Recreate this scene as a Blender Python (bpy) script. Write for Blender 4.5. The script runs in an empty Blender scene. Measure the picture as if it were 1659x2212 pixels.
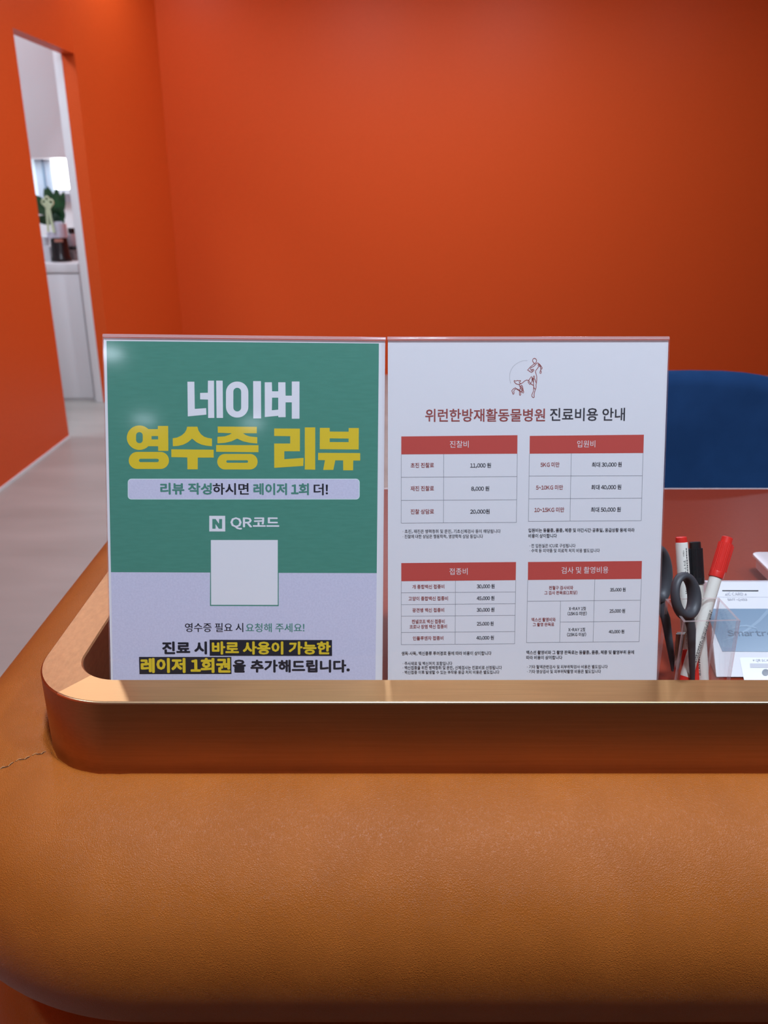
import bpy, bmesh, math, random
from mathutils import Vector, Matrix
from mathutils.bvhtree import BVHTree

sc = bpy.context.scene
col = sc.collection
R = math.radians
PI = math.pi
random.seed(7)

# ------------------------------------------------------------------ camera
EYE = 1.33
cam_data = bpy.data.cameras.new('camera')
cam = bpy.data.objects.new('camera', cam_data)
col.objects.link(cam)
cam.location = (0, 0, EYE)
cam.rotation_euler = (R(90 - 20.96), 0, 0)
cam_data.sensor_fit = 'VERTICAL'
cam_data.sensor_height = 36.0
cam_data.lens = 36.0 * 1825 / 2212
cam_data.clip_start = 0.02
cam_data.dof.use_dof = True
cam_data.dof.focus_distance = 0.64
cam_data.dof.aperture_fstop = 11.0
sc.camera = cam

# ------------------------------------------------------------------ light
vs = sc.view_settings
vs.view_transform = 'Standard'
vs.look = 'None'
vs.gamma = 1.0
vs.use_curve_mapping = False
vs.exposure = 0.07

world = bpy.data.worlds.new('world')
sc.world = world
world.use_nodes = True
world.node_tree.nodes['Background'].inputs[0].default_value = (0.8, 0.88, 1.0, 1)
world.node_tree.nodes['Background'].inputs[1].default_value = 0.05

CEIL = 2.80
LAMP = (0.80, 0.93, 1.10)
TURN = Matrix.Rotation(R(-0.66), 4, 'Z')      # the room stands a little askew to the counter


def downlight(x, y, power, size=0.16, colour=LAMP, z=CEIL - 0.012):
    d = bpy.data.lights.new('downlight', 'AREA')
    d.shape = 'DISK'
    d.size = size
    d.energy = power
    d.color = colour
    o = bpy.data.objects.new('downlight', d)
    col.objects.link(o)
    o.location = TURN @ Vector((x, y, z))
    return o


DOWNLIGHTS = [(-1.36, 3.25, 19), (-1.42, 5.7, 4.2), (-1.36, 0.3, 7),
              (-0.2, 4.8, 23), (0.9, 4.8, 22), (2.2, 4.8, 6), (0.7, 2.9, 6),
              (0.1, 0.0, 30), (1.2, 0.0, 16),
              (-1.33, -3.47, 2.2), (-1.41, -4.79, 1.6), (-0.63, -4.87, 1.6)]
for lx, ly, lp in DOWNLIGHTS:
    downlight(lx, ly, lp)
downlight(-2.6, 4.5, 24, 0.5)                   # the ceiling lamp of the room beyond the doorway


strip = bpy.data.lights.new('added_backsplash_light', 'AREA')  # added lamp without a fitting, brightens the wall below the cabinet
strip.shape = 'RECTANGLE'
strip.size, strip.size_y = 0.9, 0.03
strip.energy = 1.6
strip.color = (0.78, 0.97, 1.12)
strip_o = bpy.data.objects.new('added_backsplash_light', strip)
col.objects.link(strip_o)
strip_o.location = TURN @ Vector((-2.5, 5.93, 1.505))


# ------------------------------------------------------------------ materials
def new_mat(name):
    m = bpy.data.materials.new(name)
    m.use_nodes = True
    return m, m.node_tree.nodes, m.node_tree.links, m.node_tree.nodes['Principled BSDF']


def rgba(c):
    return (c[0], c[1], c[2], 1)


def plain(name, colour, rough=0.5, metal=0.0, spec=0.5, **kw):
    m, n, l, b = new_mat(name)
    b.inputs['Base Color'].default_value = rgba(colour)
    b.inputs['Roughness'].default_value = rough
    b.inputs['Metallic'].default_value = metal
    b.inputs['Specular IOR Level'].default_value = spec
    for k, v in kw.items():
        b.inputs[k.replace('_', ' ')].default_value = v
    return m


def noisy(name, c1, c2, scale, rough=0.5, bump=0.0, detail=4, spec=0.5, metal=0.0, stretch=(1, 1, 1), dist=0.002, lo=0.35, hi=0.65, rvar=0.0):
    m, n, l, b = new_mat(name)
    tc = n.new('ShaderNodeTexCoord')
    mp = n.new('ShaderNodeMapping')
    mp.inputs['Scale'].default_value = stretch
    t = n.new('ShaderNodeTexNoise')
    t.inputs['Scale'].default_value = scale
    t.inputs['Detail'].default_value = detail
    r = n.new('ShaderNodeValToRGB')
    r.color_ramp.elements[0].position = lo
    r.color_ramp.elements[1].position = hi
    r.color_ramp.elements[0].color = rgba(c1)
    r.color_ramp.elements[1].color = rgba(c2)
    l.new(tc.outputs['Object'], mp.inputs['Vector'])
    l.new(mp.outputs['Vector'], t.inputs['Vector'])
    l.new(t.outputs['Fac'], r.inputs['Fac'])
    l.new(r.outputs['Color'], b.inputs['Base Color'])
    b.inputs['Roughness'].default_value = rough
    b.inputs['Specular IOR Level'].default_value = spec
    b.inputs['Metallic'].default_value = metal
    if rvar:
        mr = n.new('ShaderNodeMapRange')
        mr.inputs['To Min'].default_value = rough - rvar
        mr.inputs['To Max'].default_value = rough + rvar
        l.new(t.outputs['Fac'], mr.inputs['Value'])
        l.new(mr.outputs['Result'], b.inputs['Roughness'])
    if bump:
        bp = n.new('ShaderNodeBump')
        bp.inputs['Strength'].default_value = bump
        bp.inputs['Distance'].default_value = dist
        l.new(t.outputs['Fac'], bp.inputs['Height'])
        l.new(bp.outputs['Normal'], b.inputs['Normal'])
    return m


def leather(name, c1, c2, rough=0.42, strength=0.55):
    m, n, l, b = new_mat(name)
    tc = n.new('ShaderNodeTexCoord')
    big = n.new('ShaderNodeTexNoise')
    big.inputs['Scale'].default_value = 22
    big.inputs['Detail'].default_value = 5
    mixv = n.new('ShaderNodeVectorMath')
    mixv.operation = 'MULTIPLY_ADD'
    mixv.inputs[1].default_value = (0.02, 0.02, 0.02)
    l.new(tc.outputs['Object'], big.inputs['Vector'])
    l.new(big.outputs['Color'], mixv.inputs[0])
    l.new(tc.outputs['Object'], mixv.inputs[2])
    v = n.new('ShaderNodeTexVoronoi')
    v.feature = 'DISTANCE_TO_EDGE'
    v.inputs['Scale'].default_value = 860
    v.inputs['Randomness'].default_value = 1.0
    l.new(mixv.outputs[0], v.inputs['Vector'])
    cl = n.new('ShaderNodeMapRange')
    cl.inputs['From Max'].default_value = 0.34
    cl.interpolation_type = 'SMOOTHSTEP'
    l.new(v.outputs['Distance'], cl.inputs['Value'])
    fine = n.new('ShaderNodeTexNoise')
    fine.inputs['Scale'].default_value = 900
    fine.inputs['Detail'].default_value = 2
    l.new(tc.outputs['Object'], fine.inputs['Vector'])
    add = n.new('ShaderNodeMath')
    add.operation = 'MULTIPLY_ADD'
    add.inputs[1].default_value = 0.35
    l.new(fine.outputs['Fac'], add.inputs[0])
    l.new(cl.outputs['Result'], add.inputs[2])
    bp = n.new('ShaderNodeBump')
    bp.inputs['Strength'].default_value = strength
    bp.inputs['Distance'].default_value = 0.0005
    l.new(add.outputs[0], bp.inputs['Height'])
    l.new(bp.outputs['Normal'], b.inputs['Normal'])
    r = n.new('ShaderNodeValToRGB')
    r.color_ramp.elements[0].color = rgba(c1)
    r.color_ramp.elements[1].color = rgba(c2)
    r.color_ramp.elements[0].position = 0.35
    r.color_ramp.elements[1].position = 0.7
    l.new(big.outputs['Fac'], r.inputs['Fac'])
    l.new(r.outputs['Color'], b.inputs['Base Color'])
    b.inputs['Roughness'].default_value = rough
    b.inputs['Specular IOR Level'].default_value = 0.34
    return m


def brushed(name, c1, c2, stretch, rough, bump, scale=1.0):
    return noisy(name, c1, c2, scale, rough=rough, bump=bump, detail=5, metal=1.0, stretch=stretch, dist=0.0004, lo=0.3, hi=0.7, rvar=0.03)


def clear_acrylic(name, tint, edge=0.0, rough=0.04):
    """thin clear plastic: what lies behind shows through, its skin mirrors by Fresnel"""
    m, n, l, b = new_mat(name)
    out = n['Material Output']
    n.remove(b)
    tr = n.new('ShaderNodeBsdfTransparent')
    tr.inputs['Color'].default_value = rgba(tint)
    gl = n.new('ShaderNodeBsdfGlossy')
    gl.inputs['Roughness'].default_value = rough
    fr = n.new('ShaderNodeFresnel')
    fr.inputs['IOR'].default_value = 1.40
    mx = n.new('ShaderNodeMixShader')
    geo = n.new('ShaderNodeNewGeometry')
    neg = n.new('ShaderNodeMath')
    neg.operation = 'MULTIPLY'
    l.new(geo.outputs['Backfacing'], neg.inputs[0])
    l.new(fr.outputs[0], neg.inputs[1])
    sub = n.new('ShaderNodeMath')
    sub.operation = 'SUBTRACT'
    l.new(fr.outputs[0], sub.inputs[0])
    l.new(neg.outputs[0], sub.inputs[1])
    l.new(sub.outputs[0], mx.inputs[0])
    l.new(tr.outputs[0], mx.inputs[1])
    l.new(gl.outputs[0], mx.inputs[2])
    last = mx
    if edge:
        df = n.new('ShaderNodeBsdfTranslucent')
        df.inputs['Color'].default_value = (0.95, 0.82, 0.82, 1)
        d2 = n.new('ShaderNodeBsdfDiffuse')
        d2.inputs['Color'].default_value = (0.95, 0.80, 0.80, 1)
        m1 = n.new('ShaderNodeMixShader')
        m1.inputs[0].default_value = 0.5
        l.new(df.outputs[0], m1.inputs[1])
        l.new(d2.outputs[0], m1.inputs[2])
        m2 = n.new('ShaderNodeMixShader')
        m2.inputs[0].default_value = edge
        l.new(mx.outputs[0], m2.inputs[1])
        l.new(m1.outputs[0], m2.inputs[2])
        last = m2
    l.new(last.outputs[0], out.inputs['Surface'])
    return m


def glow(name, colour, power):
    m, n, l, b = new_mat(name)
    b.inputs['Base Color'].default_value = rgba(colour)
    b.inputs['Emission Color'].default_value = rgba(colour)
    b.inputs['Emission Strength'].default_value = power
    return m


M = {}
M['orange'] = noisy('orange_paint', (0.74, 0.086, 0.012), (0.76, 0.092, 0.014), 60, rough=0.46, bump=0.06, dist=0.001, spec=0.22)
M['white_wall'] = noisy('white_paint', (0.80, 0.80, 0.80), (0.83, 0.83, 0.83), 40, rough=0.6, bump=0.03, dist=0.001)
M['taupe_wall'] = noisy('taupe_paint', (0.22, 0.17, 0.15), (0.24, 0.19, 0.165), 40, rough=0.6)
M['ceiling'] = noisy('ceiling_paint', (0.82, 0.82, 0.82), (0.85, 0.85, 0.85), 30, rough=0.8)
M['floor'] = noisy('grey_vinyl_floor', (0.37, 0.345, 0.31), (0.46, 0.43, 0.39), 2.2, rough=0.42, bump=0.05, detail=8, stretch=(0.6, 2.2, 1), dist=0.001, lo=0.3, hi=0.7)
M['mat'] = noisy('shade_mat_charcoal', (0.022, 0.020, 0.020), (0.034, 0.031, 0.030), 400, rough=0.9, bump=0.3)
M['white_trim'] = plain('white_trim', (0.82, 0.80, 0.80), 0.4)
M['white_laminate'] = plain('white_laminate', (0.80, 0.79, 0.80), 0.35)
M['bluish_frame'] = plain('grey_blue_frame', (0.66, 0.74, 0.84), 0.4)
M['pale_frame'] = plain('pale_frame', (0.78, 0.84, 0.88), 0.4)
M['daylight'] = glow('daylight_pane', (0.93, 0.97, 1.0), 9.0)
M['glowing'] = glow('glowing_strip', (0.70, 0.82, 0.90), 0.55)  # pale strip beside the window, made to glow to brighten it
M['leather'] = leather('tan_leather', (0.39, 0.110, 0.013), (0.44, 0.128, 0.017), 0.50, 0.42)
M['thread'] = plain('tan_thread', (0.60, 0.33, 0.14), 0.7)
M['groove'] = plain('dark_seam', (0.10, 0.035, 0.01), 0.8)
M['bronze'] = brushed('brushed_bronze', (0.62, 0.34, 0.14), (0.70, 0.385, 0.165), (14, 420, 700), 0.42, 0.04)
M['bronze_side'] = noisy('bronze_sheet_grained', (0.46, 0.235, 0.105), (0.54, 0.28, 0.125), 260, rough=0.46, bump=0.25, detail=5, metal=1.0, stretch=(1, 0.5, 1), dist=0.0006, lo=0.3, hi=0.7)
M['bronze_shaded_face'] = brushed('brushed_bronze_shaded', (0.42, 0.185, 0.075), (0.47, 0.21, 0.087), (14, 420, 700), 0.42, 0.04)  # the same bronze, dim reflections of the upright faces put into its colour
M['bronze_edge_glint'] = plain('bronze_edge_glint', (0.88, 0.66, 0.38), 0.30, 1.0)
M['worktop'] = noisy('red_brown_worktop', (0.25, 0.036, 0.016), (0.265, 0.040, 0.018), 200, rough=0.3, spec=0.06)
M['dark_carcass'] = plain('dark_brown_board', (0.05, 0.015, 0.010), 0.5)
M['velvet'] = noisy('navy_velvet', (0.014, 0.050, 0.145), (0.020, 0.070, 0.20), 9, rough=0.9, detail=5, spec=0.05)
M['chair_metal'] = plain('chair_metal', (0.55, 0.55, 0.56), 0.25, 1.0)
M['paper'] = plain('white_paper', (0.84, 0.85, 0.90), 0.6)
M['lilac'] = noisy('printed_lilac_texture', (0.63, 0.64, 0.82), (0.69, 0.70, 0.88), 700, rough=0.6, bump=0.0, detail=4, stretch=(1, 1, 1))
M['green'] = noisy('printed_green', (0.074, 0.285, 0.215), (0.082, 0.305, 0.232), 90, rough=0.5, detail=3, stretch=(1, 1, 6))
M['ink_w'] = plain('printed_white', (0.84, 0.86, 0.92), 0.6)
M['ink_c'] = plain('printed_pale_cyan', (0.70, 0.88, 0.90), 0.6)
M['ink_y'] = plain('printed_yellow', (0.80, 0.60, 0.030), 0.55)
M['ink_k'] = plain('printed_black', (0.018, 0.020, 0.032), 0.5)
M['ink_g'] = plain('printed_green_text', (0.085, 0.285, 0.225), 0.55)
M['ink_r'] = plain('printed_dull_red', (0.36, 0.080, 0.075), 0.55)
M['ink_d'] = plain('printed_dark_grey', (0.052, 0.052, 0.065), 0.55)
M['ink_h'] = plain('printed_header_white', (0.86, 0.84, 0.86), 0.6)
M['bar_red'] = plain('printed_red_bar', (0.60, 0.085, 0.070), 0.55)
M['ink_line'] = plain('printed_rule', (0.30, 0.31, 0.35), 0.6)
M['acrylic'] = clear_acrylic('clear_acrylic', (0.985, 0.985, 0.985), 0.0, 0.075)
M['acrylic_edge'] = clear_acrylic('acrylic_edge', (0.95, 0.86, 0.86), 0.35, 0.08)  # room colour refracted in the edges is put in as a pink tint
M['white_plastic'] = plain('white_plastic', (0.74, 0.76, 0.80), 0.32)
M['reader_inset'] = plain('pale_inset', (0.76, 0.79, 0.84), 0.3)
M['slate_glass'] = plain('slate_blue_panel', (0.17, 0.27, 0.385), 0.25)
M['slate_swoosh'] = plain('slate_blue_print', (0.23, 0.34, 0.46), 0.25)
M['logo_grey'] = plain('grey_print', (0.10, 0.15, 0.22), 0.4)
M['device_text'] = plain('pale_grey_print', (0.36, 0.38, 0.42), 0.5)
M['grey_strip'] = plain('grey_strip', (0.55, 0.57, 0.62), 0.4)
M['lens'] = plain('dark_lens', (0.06, 0.07, 0.10), 0.15)
M['black_gap'] = plain('dark_slot', (0.015, 0.015, 0.018), 0.6)
M['red_plastic'] = plain('red_plastic', (0.72, 0.030, 0.022), 0.33)
M['black_plastic'] = plain('black_plastic', (0.012, 0.012, 0.014), 0.35)
M['ivory_plastic'] = plain('ivory_barrel', (0.80, 0.79, 0.72), 0.35)
M['marker_print'] = plain('marker_print', (0.045, 0.045, 0.05), 0.5)
M['scissor_grip'] = plain('dark_grey_grip', (0.055, 0.058, 0.068), 0.48)
M['steel'] = plain('blade_steel', (0.62, 0.62, 0.64), 0.25, 1.0)
M['tray_white'] = plain('tray_white', (0.78, 0.74, 0.76), 0.35)
M['pot_black'] = plain('glossy_black_pot', (0.012, 0.009, 0.011), 0.25)
M['copper_label'] = plain('copper_label', (0.45, 0.20, 0.15), 0.35)
M['wrap'] = plain('lilac_wrap', (0.62, 0.62, 0.72), 0.5)
M['leaf'] = noisy('dark_green_leaf', (0.012, 0.055, 0.020), (0.030, 0.11, 0.040), 25, rough=0.4)
M['ribbon'] = plain('pale_green_ribbon', (0.62, 0.72, 0.46), 0.45)
M['jar_beige'] = plain('beige_jar', (0.48, 0.44, 0.5), 0.3)
M['grey_can'] = noisy('grey_canister', (0.16, 0.14, 0.15), (0.34, 0.30, 0.31), 30, rough=0.4)
M['lamp_trim'] = plain('lamp_trim', (0.8, 0.8, 0.8), 0.4)


# ------------------------------------------------------------------ mesh helpers
class MB:
    """collects faces with a material slot each, then links ONE mesh object"""

    def __init__(self):
        self.v, self.f, self.m, self.mats = [], [], [], []

    def slot(self, mat):
        if mat not in self.mats:
            self.mats.append(mat)
        return self.mats.index(mat)

    def add(self, vs_, fs_, mat, mtx=None):
        k = len(self.v)
        s = self.slot(mat)
        for p in vs_:
            p = Vector(p)
            self.v.append(mtx @ p if mtx else p)
        for q in fs_:
            self.f.append([i + k for i in q])
            self.m.append(s)
        return self

    def box(self, x0, x1, y0, y1, z0, z1, mat, mtx=None):
        vs_ = [(x, y, z) for z in (z0, z1) for y in (y0, y1) for x in (x0, x1)]
        fs_ = [(0, 2, 3, 1), (4, 5, 7, 6), (0, 1, 5, 4), (2, 6, 7, 3), (0, 4, 6, 2), (1, 3, 7, 5)]
        return self.add(vs_, fs_, mat, mtx)

    def loops(self, loops, mat, closed=True, cap0=False, cap1=False, mtx=None):
        """bridge a list of rings of equal length"""
        n = len(loops[0])
        vs_ = [p for lp in loops for p in lp]
        fs_ = []
        for a in range(len(loops) - 1):
            for i in range(n if closed else n - 1):
                j = (i + 1) % n
                fs_.append((a * n + i, a * n + j, (a + 1) * n + j, (a + 1) * n + i))
        if cap0:
            fs_.append(tuple(reversed(range(n))))
        if cap1:
            fs_.append(tuple((len(loops) - 1) * n + i for i in range(n)))
        return self.add(vs_, fs_, mat, mtx)

    def lathe(self, prof, mat, seg=32, mtx=None, cap0=True, cap1=True):
        lps = [[(r * math.cos(2 * PI * i / seg), r * math.sin(2 * PI * i / seg), z) for i in range(seg)] for r, z in prof]
        return self.loops(lps, mat, True, cap0, cap1, mtx)

    def tube(self, pts, r, mat, seg=10, closed=False, mtx=None):
        pts = [Vector(p) for p in pts]
        n = len(pts)
        rings = []
        up = None
        for i, p in enumerate(pts):
            if closed:
                t = pts[(i + 1) % n] - pts[i - 1]
            else:
                t = pts[min(i + 1, n - 1)] - pts[max(i - 1, 0)]
            t.normalize()
            if up is None:
                up = Vector((0, 0, 1)) if abs(t.z) < 0.9 else Vector((1, 0, 0))
            a = t.cross(up).normalized()
            b = a.cross(t).normalized()
            up = b
            rr = r[i] if isinstance(r, (list, tuple)) else r
            rings.append([p + rr * (math.cos(2 * PI * k / seg) * a + math.sin(2 * PI * k / seg) * b) for k in range(seg)])
        if closed:
            rings.append(rings[0])
        return self.loops(rings, mat, True, not closed, not closed, mtx)

    def build(self, name, parent=None, smooth=False, bevel=0.0, angle=35):
        me = bpy.data.meshes.new(name)
        me.from_pydata([tuple(p) for p in self.v], [], self.f)
        for mt in self.mats:
            me.materials.append(M[mt])
        for i, p in enumerate(me.polygons):
            p.material_index = self.m[i]
        bm = bmesh.new()
        bm.from_mesh(me)
        if bevel:
            bmesh.ops.remove_doubles(bm, verts=bm.verts, dist=1e-6)
            es = [e for e in bm.edges if len(e.link_faces) == 2 and e.calc_face_angle(0) > R(40)]
            bmesh.ops.bevel(bm, geom=es, offset=bevel, segments=3, profile=0.5, affect='EDGES', clamp_overlap=True)
        bmesh.ops.recalc_face_normals(bm, faces=bm.faces)
        if smooth or bevel:
            for f_ in bm.faces:
                f_.smooth = True
            for e in bm.edges:
                if len(e.link_faces) == 2 and e.calc_face_angle(0) > R(angle):
                    e.smooth = False
        bm.to_mesh(me)
        bm.free()
        me.update()
        o = bpy.data.objects.new(name, me)
        col.objects.link(o)
        if parent:
            o.parent = parent
        return o


class Print(MB):
    """flat printing: faces keep the way they are wound"""

    def build(self, name, parent=None):
        me = bpy.data.meshes.new(name)
        me.from_pydata([tuple(p) for p in self.v], [], self.f)
        for mt in self.mats:
            me.materials.append(M[mt])
        for i, p in enumerate(me.polygons):
            p.material_index = self.m[i]
        me.update()
        o = bpy.data.objects.new(name, me)
        col.objects.link(o)
        if parent:
            o.parent = parent
        return o


def thing(name, label, cat, loc=(0, 0, 0), rotz=0.0, group=None, mtx=None):
    o = bpy.data.objects.new(name, None)
    o.empty_display_size = 0.05
    col.objects.link(o)
    if mtx is not None:
        o.matrix_world = mtx
    else:
        o.location = loc
        o.rotation_euler = (0, 0, rotz)
    o['label'] = label
    o['category'] = cat
    if group:
        o['group'] = group
    return o


def tag(o, label, cat, group=None):
    o['label'] = label
    o['category'] = cat
    if group:
        o['group'] = group
    return o


def struct(name, mb, smooth=False, bevel=0.0, turn=True):
    o = mb.build(name, None, smooth, bevel)
    if turn:
        o.matrix_world = TURN
    o['kind'] = 'structure'
    return o


def grab(ob):
    me = ob.to_mesh()
    vs_ = [Vector(v.co) for v in me.vertices]
    fs_ = [tuple(p.vertices) for p in me.polygons]
    ob.to_mesh_clear()
    return vs_, fs_


TMP = bpy.data.objects


def fill(loops):
    """flat outline with holes -> faces in (x, y)"""
    c = bpy.data.curves.new('outline', 'CURVE')
    c.dimensions = '2D'
    c.fill_mode = 'BOTH'
    for lp in loops:
        s = c.splines.new('POLY')
        s.points.add(len(lp) - 1)
        for p, q in zip(s.points, lp):
            p.co = (q[0], q[1], 0, 1)
        s.use_cyclic_u = True
    o = TMP.new('outline', c)
    col.objects.link(o)
    r = grab(o)
    TMP.remove(o)
    bpy.data.curves.remove(c)
    return r


GLYPH = {}


def load_glyphs(text):
    """outline of every letter used, filled once; latin letters and digits are taken in their full-width cut"""
    chars = sorted(set(ch for ch in text if ch not in ' '))
    c = bpy.data.curves.new('lettering', 'FONT')
    c.body = '\n'.join(chr(ord(ch) + 0xFEE0) if 0x21 <= ord(ch) <= 0x7e else ch for ch in chars)
    c.space_line = 3.0
    c.resolution_u = 2
    o = TMP.new('lettering', c)
    col.objects.link(o)
    vs_, fs_ = grab(o)
    TMP.remove(o)
    bpy.data.curves.remove(c)
    for i, ch in enumerate(chars):
        GLYPH[ch] = ([], [], i)
    where = {}
    for q in fs_:
        y = sum(vs_[k].y for k in q) / len(q)
        i = int(round((0.38 - y) / 3.0))
        gv, gf, _ = GLYPH[chars[i]]
        f_ = []
        for k in q:
            if k not in where:
                where[k] = len(gv)
                gv.append(Vector((vs_[k].x, vs_[k].y + 3.0 * i, 0)))
            f_.append(where[k])
        gf.append(f_)
    # the lettering in the place has a plain upright for its capital I
    y0, y1 = min(v.y for v in GLYPH['E'][0]), max(v.y for v in GLYPH['E'][0])
    GLYPH['I'] = ([Vector(p) for p in ((0, y0, 0), (0.085, y0, 0), (0.085, y1, 0), (0, y1, 0))], [[0, 1, 2, 3]], 0)


_core = {}


def fitted(s, weight):
    """lettering scaled to x 0..1 and y -0.5..0.5 by the height of its letters (commas and brackets may hang out)"""
    key = (s, weight)
    if key in _core:
        return _core[key]
    vs_, fs_ = [], []
    x = 0.0
    cy0, cy1 = 9.0, -9.0
    for ch in s:
        if ch == ' ':
            x += 0.24
            continue
        gv, gf, _ = GLYPH[ch]
        if ch in '-~':
            mid = (min(v.x for v in gv) + max(v.x for v in gv)) / 2
            gv = [Vector((mid + (v.x - mid) * 0.5, v.y, 0)) for v in gv]
        g0, g1 = min(v.x for v in gv), max(v.x for v in gv)
        if ch not in ',.()·!~▲▼-':
            cy0 = min(cy0, min(v.y for v in gv))
            cy1 = max(cy1, max(v.y for v in gv))
        if ord(ch) > 0xAC00:
            adv, shift = 0.92, (0.92 - (g1 + g0)) / 2
            shift = 0.0
        elif ch.isdigit():
            adv = 0.555
            shift = (adv - (g0 + g1)) / 2
        else:
            adv = (g1 - g0) + (0.20 if ch == '·' else 0.12)
            shift = (adv - (g0 + g1)) / 2
        if weight > 0.025:
            dirs = [(math.cos(2 * PI * k / 8) * weight, math.sin(2 * PI * k / 8) * weight) for k in range(8)]
        elif weight > 0.012:
            dirs = [(weight * sx, weight * 0.7 * sy) for sx in (-1, 1) for sy in (-1, 1)]
        elif weight > 0.0:
            dirs = [(-weight, 0), (weight, 0)]
        else:
            dirs = [(0, 0)]
        for layer, (dx, dy) in enumerate(dirs):
            k0 = len(vs_)
            vs_ += [Vector((v.x + x + shift + dx, v.y + dy, layer)) for v in gv]
            fs_ += [[i + k0 for i in q] for q in gf]
        x += adv
    x0, x1 = min(v.x for v in vs_), max(v.x for v in vs_)
    cy0 -= weight
    cy1 += weight
    vs_ = [Vector(((v.x - x0) / (x1 - x0), (v.y - (cy0 + cy1) / 2) / (cy1 - cy0), v.z)) for v in vs_]
    _core[key] = (vs_, fs_)
    return vs_, fs_


def rounded_rect(x0, x1, y0, y1, r, n=6):
    out = []
    for cx, cy, a0 in ((x1 - r, y1 - r, 0), (x0 + r, y1 - r, 90), (x0 + r, y0 + r, 180), (x1 - r, y0 + r, 270)):
        for k in range(n + 1):
            a = R(a0 + 90 * k / n)
            out.append((cx + r * math.cos(a), cy + r * math.sin(a)))
    return out


# ------------------------------------------------------------------ the room
XW = -1.854            # face of the left wall
YB = 6.40             # face of the back wall
XP, YP = -1.584, YB      # past the doorway the left wall slants in to meet the back wall
XR, YF = 4.3, -5.6
DOOR0, DOOR1, DOORH = 4.645, 5.49, 2.057
TH = 0.077

fl = MB().box(-4.6, XR + 0.1, YF - 0.1, YB + 0.1, -0.05, 0.0, 'floor')
struct('floor', fl)
struct('ceiling', MB().box(-4.6, XR + 0.1, YF - 0.1, YB + 0.1, CEIL, CEIL + 0.05, 'ceiling'))
wb = MB().box(XP - 0.5, XR + 0.1, YP, YP + 0.1, 0, CEIL, 'orange')
struct('wall_back', wb)
wl = MB()
wl.box(XW - TH, XW, YF, DOOR0, 0, CEIL, 'orange')
wl.box(XW - TH, XW, DOOR0, DOOR1, DOORH, CEIL, 'orange')
pts_ = [(XW - TH, DOOR1), (XW, DOOR1), (XP, YP + 0.02), (XW - TH, YP + 0.02)]
wl.loops([[(x, y, z) for x, y in pts_] for z in (0, CEIL)], 'orange', True, True, True)
struct('wall_left', wl)
struct('wall_right', MB().box(XR, XR + 0.1, YF, YB, 0, CEIL, 'taupe_wall'))
struct('wall_front', MB().box(XW - TH, XR + 0.1, YF - 0.1, YF, 0, CEIL, 'taupe_wall'))
struct('baseboard_left', MB().box(XW, XW + 0.006, YF, DOOR0, 0, 0.012, 'white_trim'))
# the white room beyond the doorway
YK = 5.543             # front of the low cabinet
YW = 6.143             # wall behind it
struct('wall_pantry_back', MB().box(-4.5, XW - TH, YW, YW + 0.08, 0, CEIL, 'white_wall'))
struct('wall_pantry_left', MB().box(-4.6, -4.5, 2.5, YW, 0, CEIL, 'white_wall'))
struct('wall_pantry_front', MB().box(-4.5, XW - TH, 2.4, 2.5, 0, CEIL, 'white_wall'))
tr = MB().box(-1.980, XW - TH, DOOR1 - 0.004, YK - 0.012, 0, DOORH + 0.05, 'white_trim')
struct('trim_1', tr, bevel=0.004)

win = MB()
win.box(-2.62, -2.414, YW - 0.03, YW, 1.20, 1.62, 'pale_frame')
win.box(-2.414, -2.295, YW - 0.045, YW, 1.26, 1.62, 'bluish_frame')
win.box(-2.36, -2.352, YW - 0.06, YW - 0.045, 1.26, 1.62, 'slate_swoosh')
win.box(-2.312, -2.295, YW - 0.06, YW - 0.045, 1.26, 1.62, 'pale_frame')
win.box(-2.295, -2.02, YW - 0.07, YW, 1.295, 1.325, 'pale_frame')
win.box(-2.295, -2.02, YW - 0.03, YW, 1.245, 1.295, 'bluish_frame')
win.box(-2.295, -2.02, YW - 0.045, YW, 1.525, 1.62, 'bluish_frame')
w1 = struct('window_1', win)
wp = MB().box(-2.295, -2.02, YW - 0.012, YW - 0.002, 1.325, 1.525, 'daylight').build('pane', w1)
wp = MB().box(-2.62, -2.414, YW - 0.034, YW - 0.031, 1.22, 1.60, 'glowing').build('pane', w1)  # no real pane: glowing strip added to brighten the window
wp['label'] = 'frosted strip added to brighten the window'

# ------------------------------------------------------------------ reception counter
DESK = 0.926
RAIL = 0.990
YFACE = 0.5105         # front face of the bronze rail
XL = -0.2635           # left face of the bronze rail
XRIGHT = 1.15
YBACK = 1.149
counter = thing('reception_counter', 'reception counter with bronze rail, red-brown worktop and tan leather padding', 'counter', (0.3, 0.8, 0))


def path(x_left, y_front, rad, x_right, y_back, n=24, step=0.02):
    """plan line from the back of the left arm, round the left corner, along the front, round the right corner, to the back"""
    pts = []
    y = y_back
    while y > y_front + rad + 1e-6:
        pts.append((x_left, y, -1, 0))
        y -= step
    for k in range(n + 1):
        a = PI + (PI / 2) * k / n
        pts.append((x_left + rad + rad * math.cos(a), y_front + rad + rad * math.sin(a), math.cos(a), math.sin(a)))
    x = x_left + rad + step
    while x < x_right - rad:
        pts.append((x, y_front, 0, -1))
        x += step
    for k in range(n + 1):
        a = -PI / 2 + (PI / 2) * k / n
        pts.append((x_right - rad + rad * math.cos(a), y_front + rad + rad * math.sin(a), math.cos(a), math.sin(a)))
    y = y_front + rad + step
    while y < y_back:
        pts.append((x_right, y, 1, 0))
        y += step
    pts.append((x_right, y_back, 1, 0))
    return pts


def sweep(mb, pth, prof, mat, closed=True, caps=True):
    rings = [[(x + nx * a, y + ny * a, z) for a, z in prof] for x, y, nx, ny in pth]
    mb.loops(rings, mat, closed, caps and closed, caps and closed)


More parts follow.
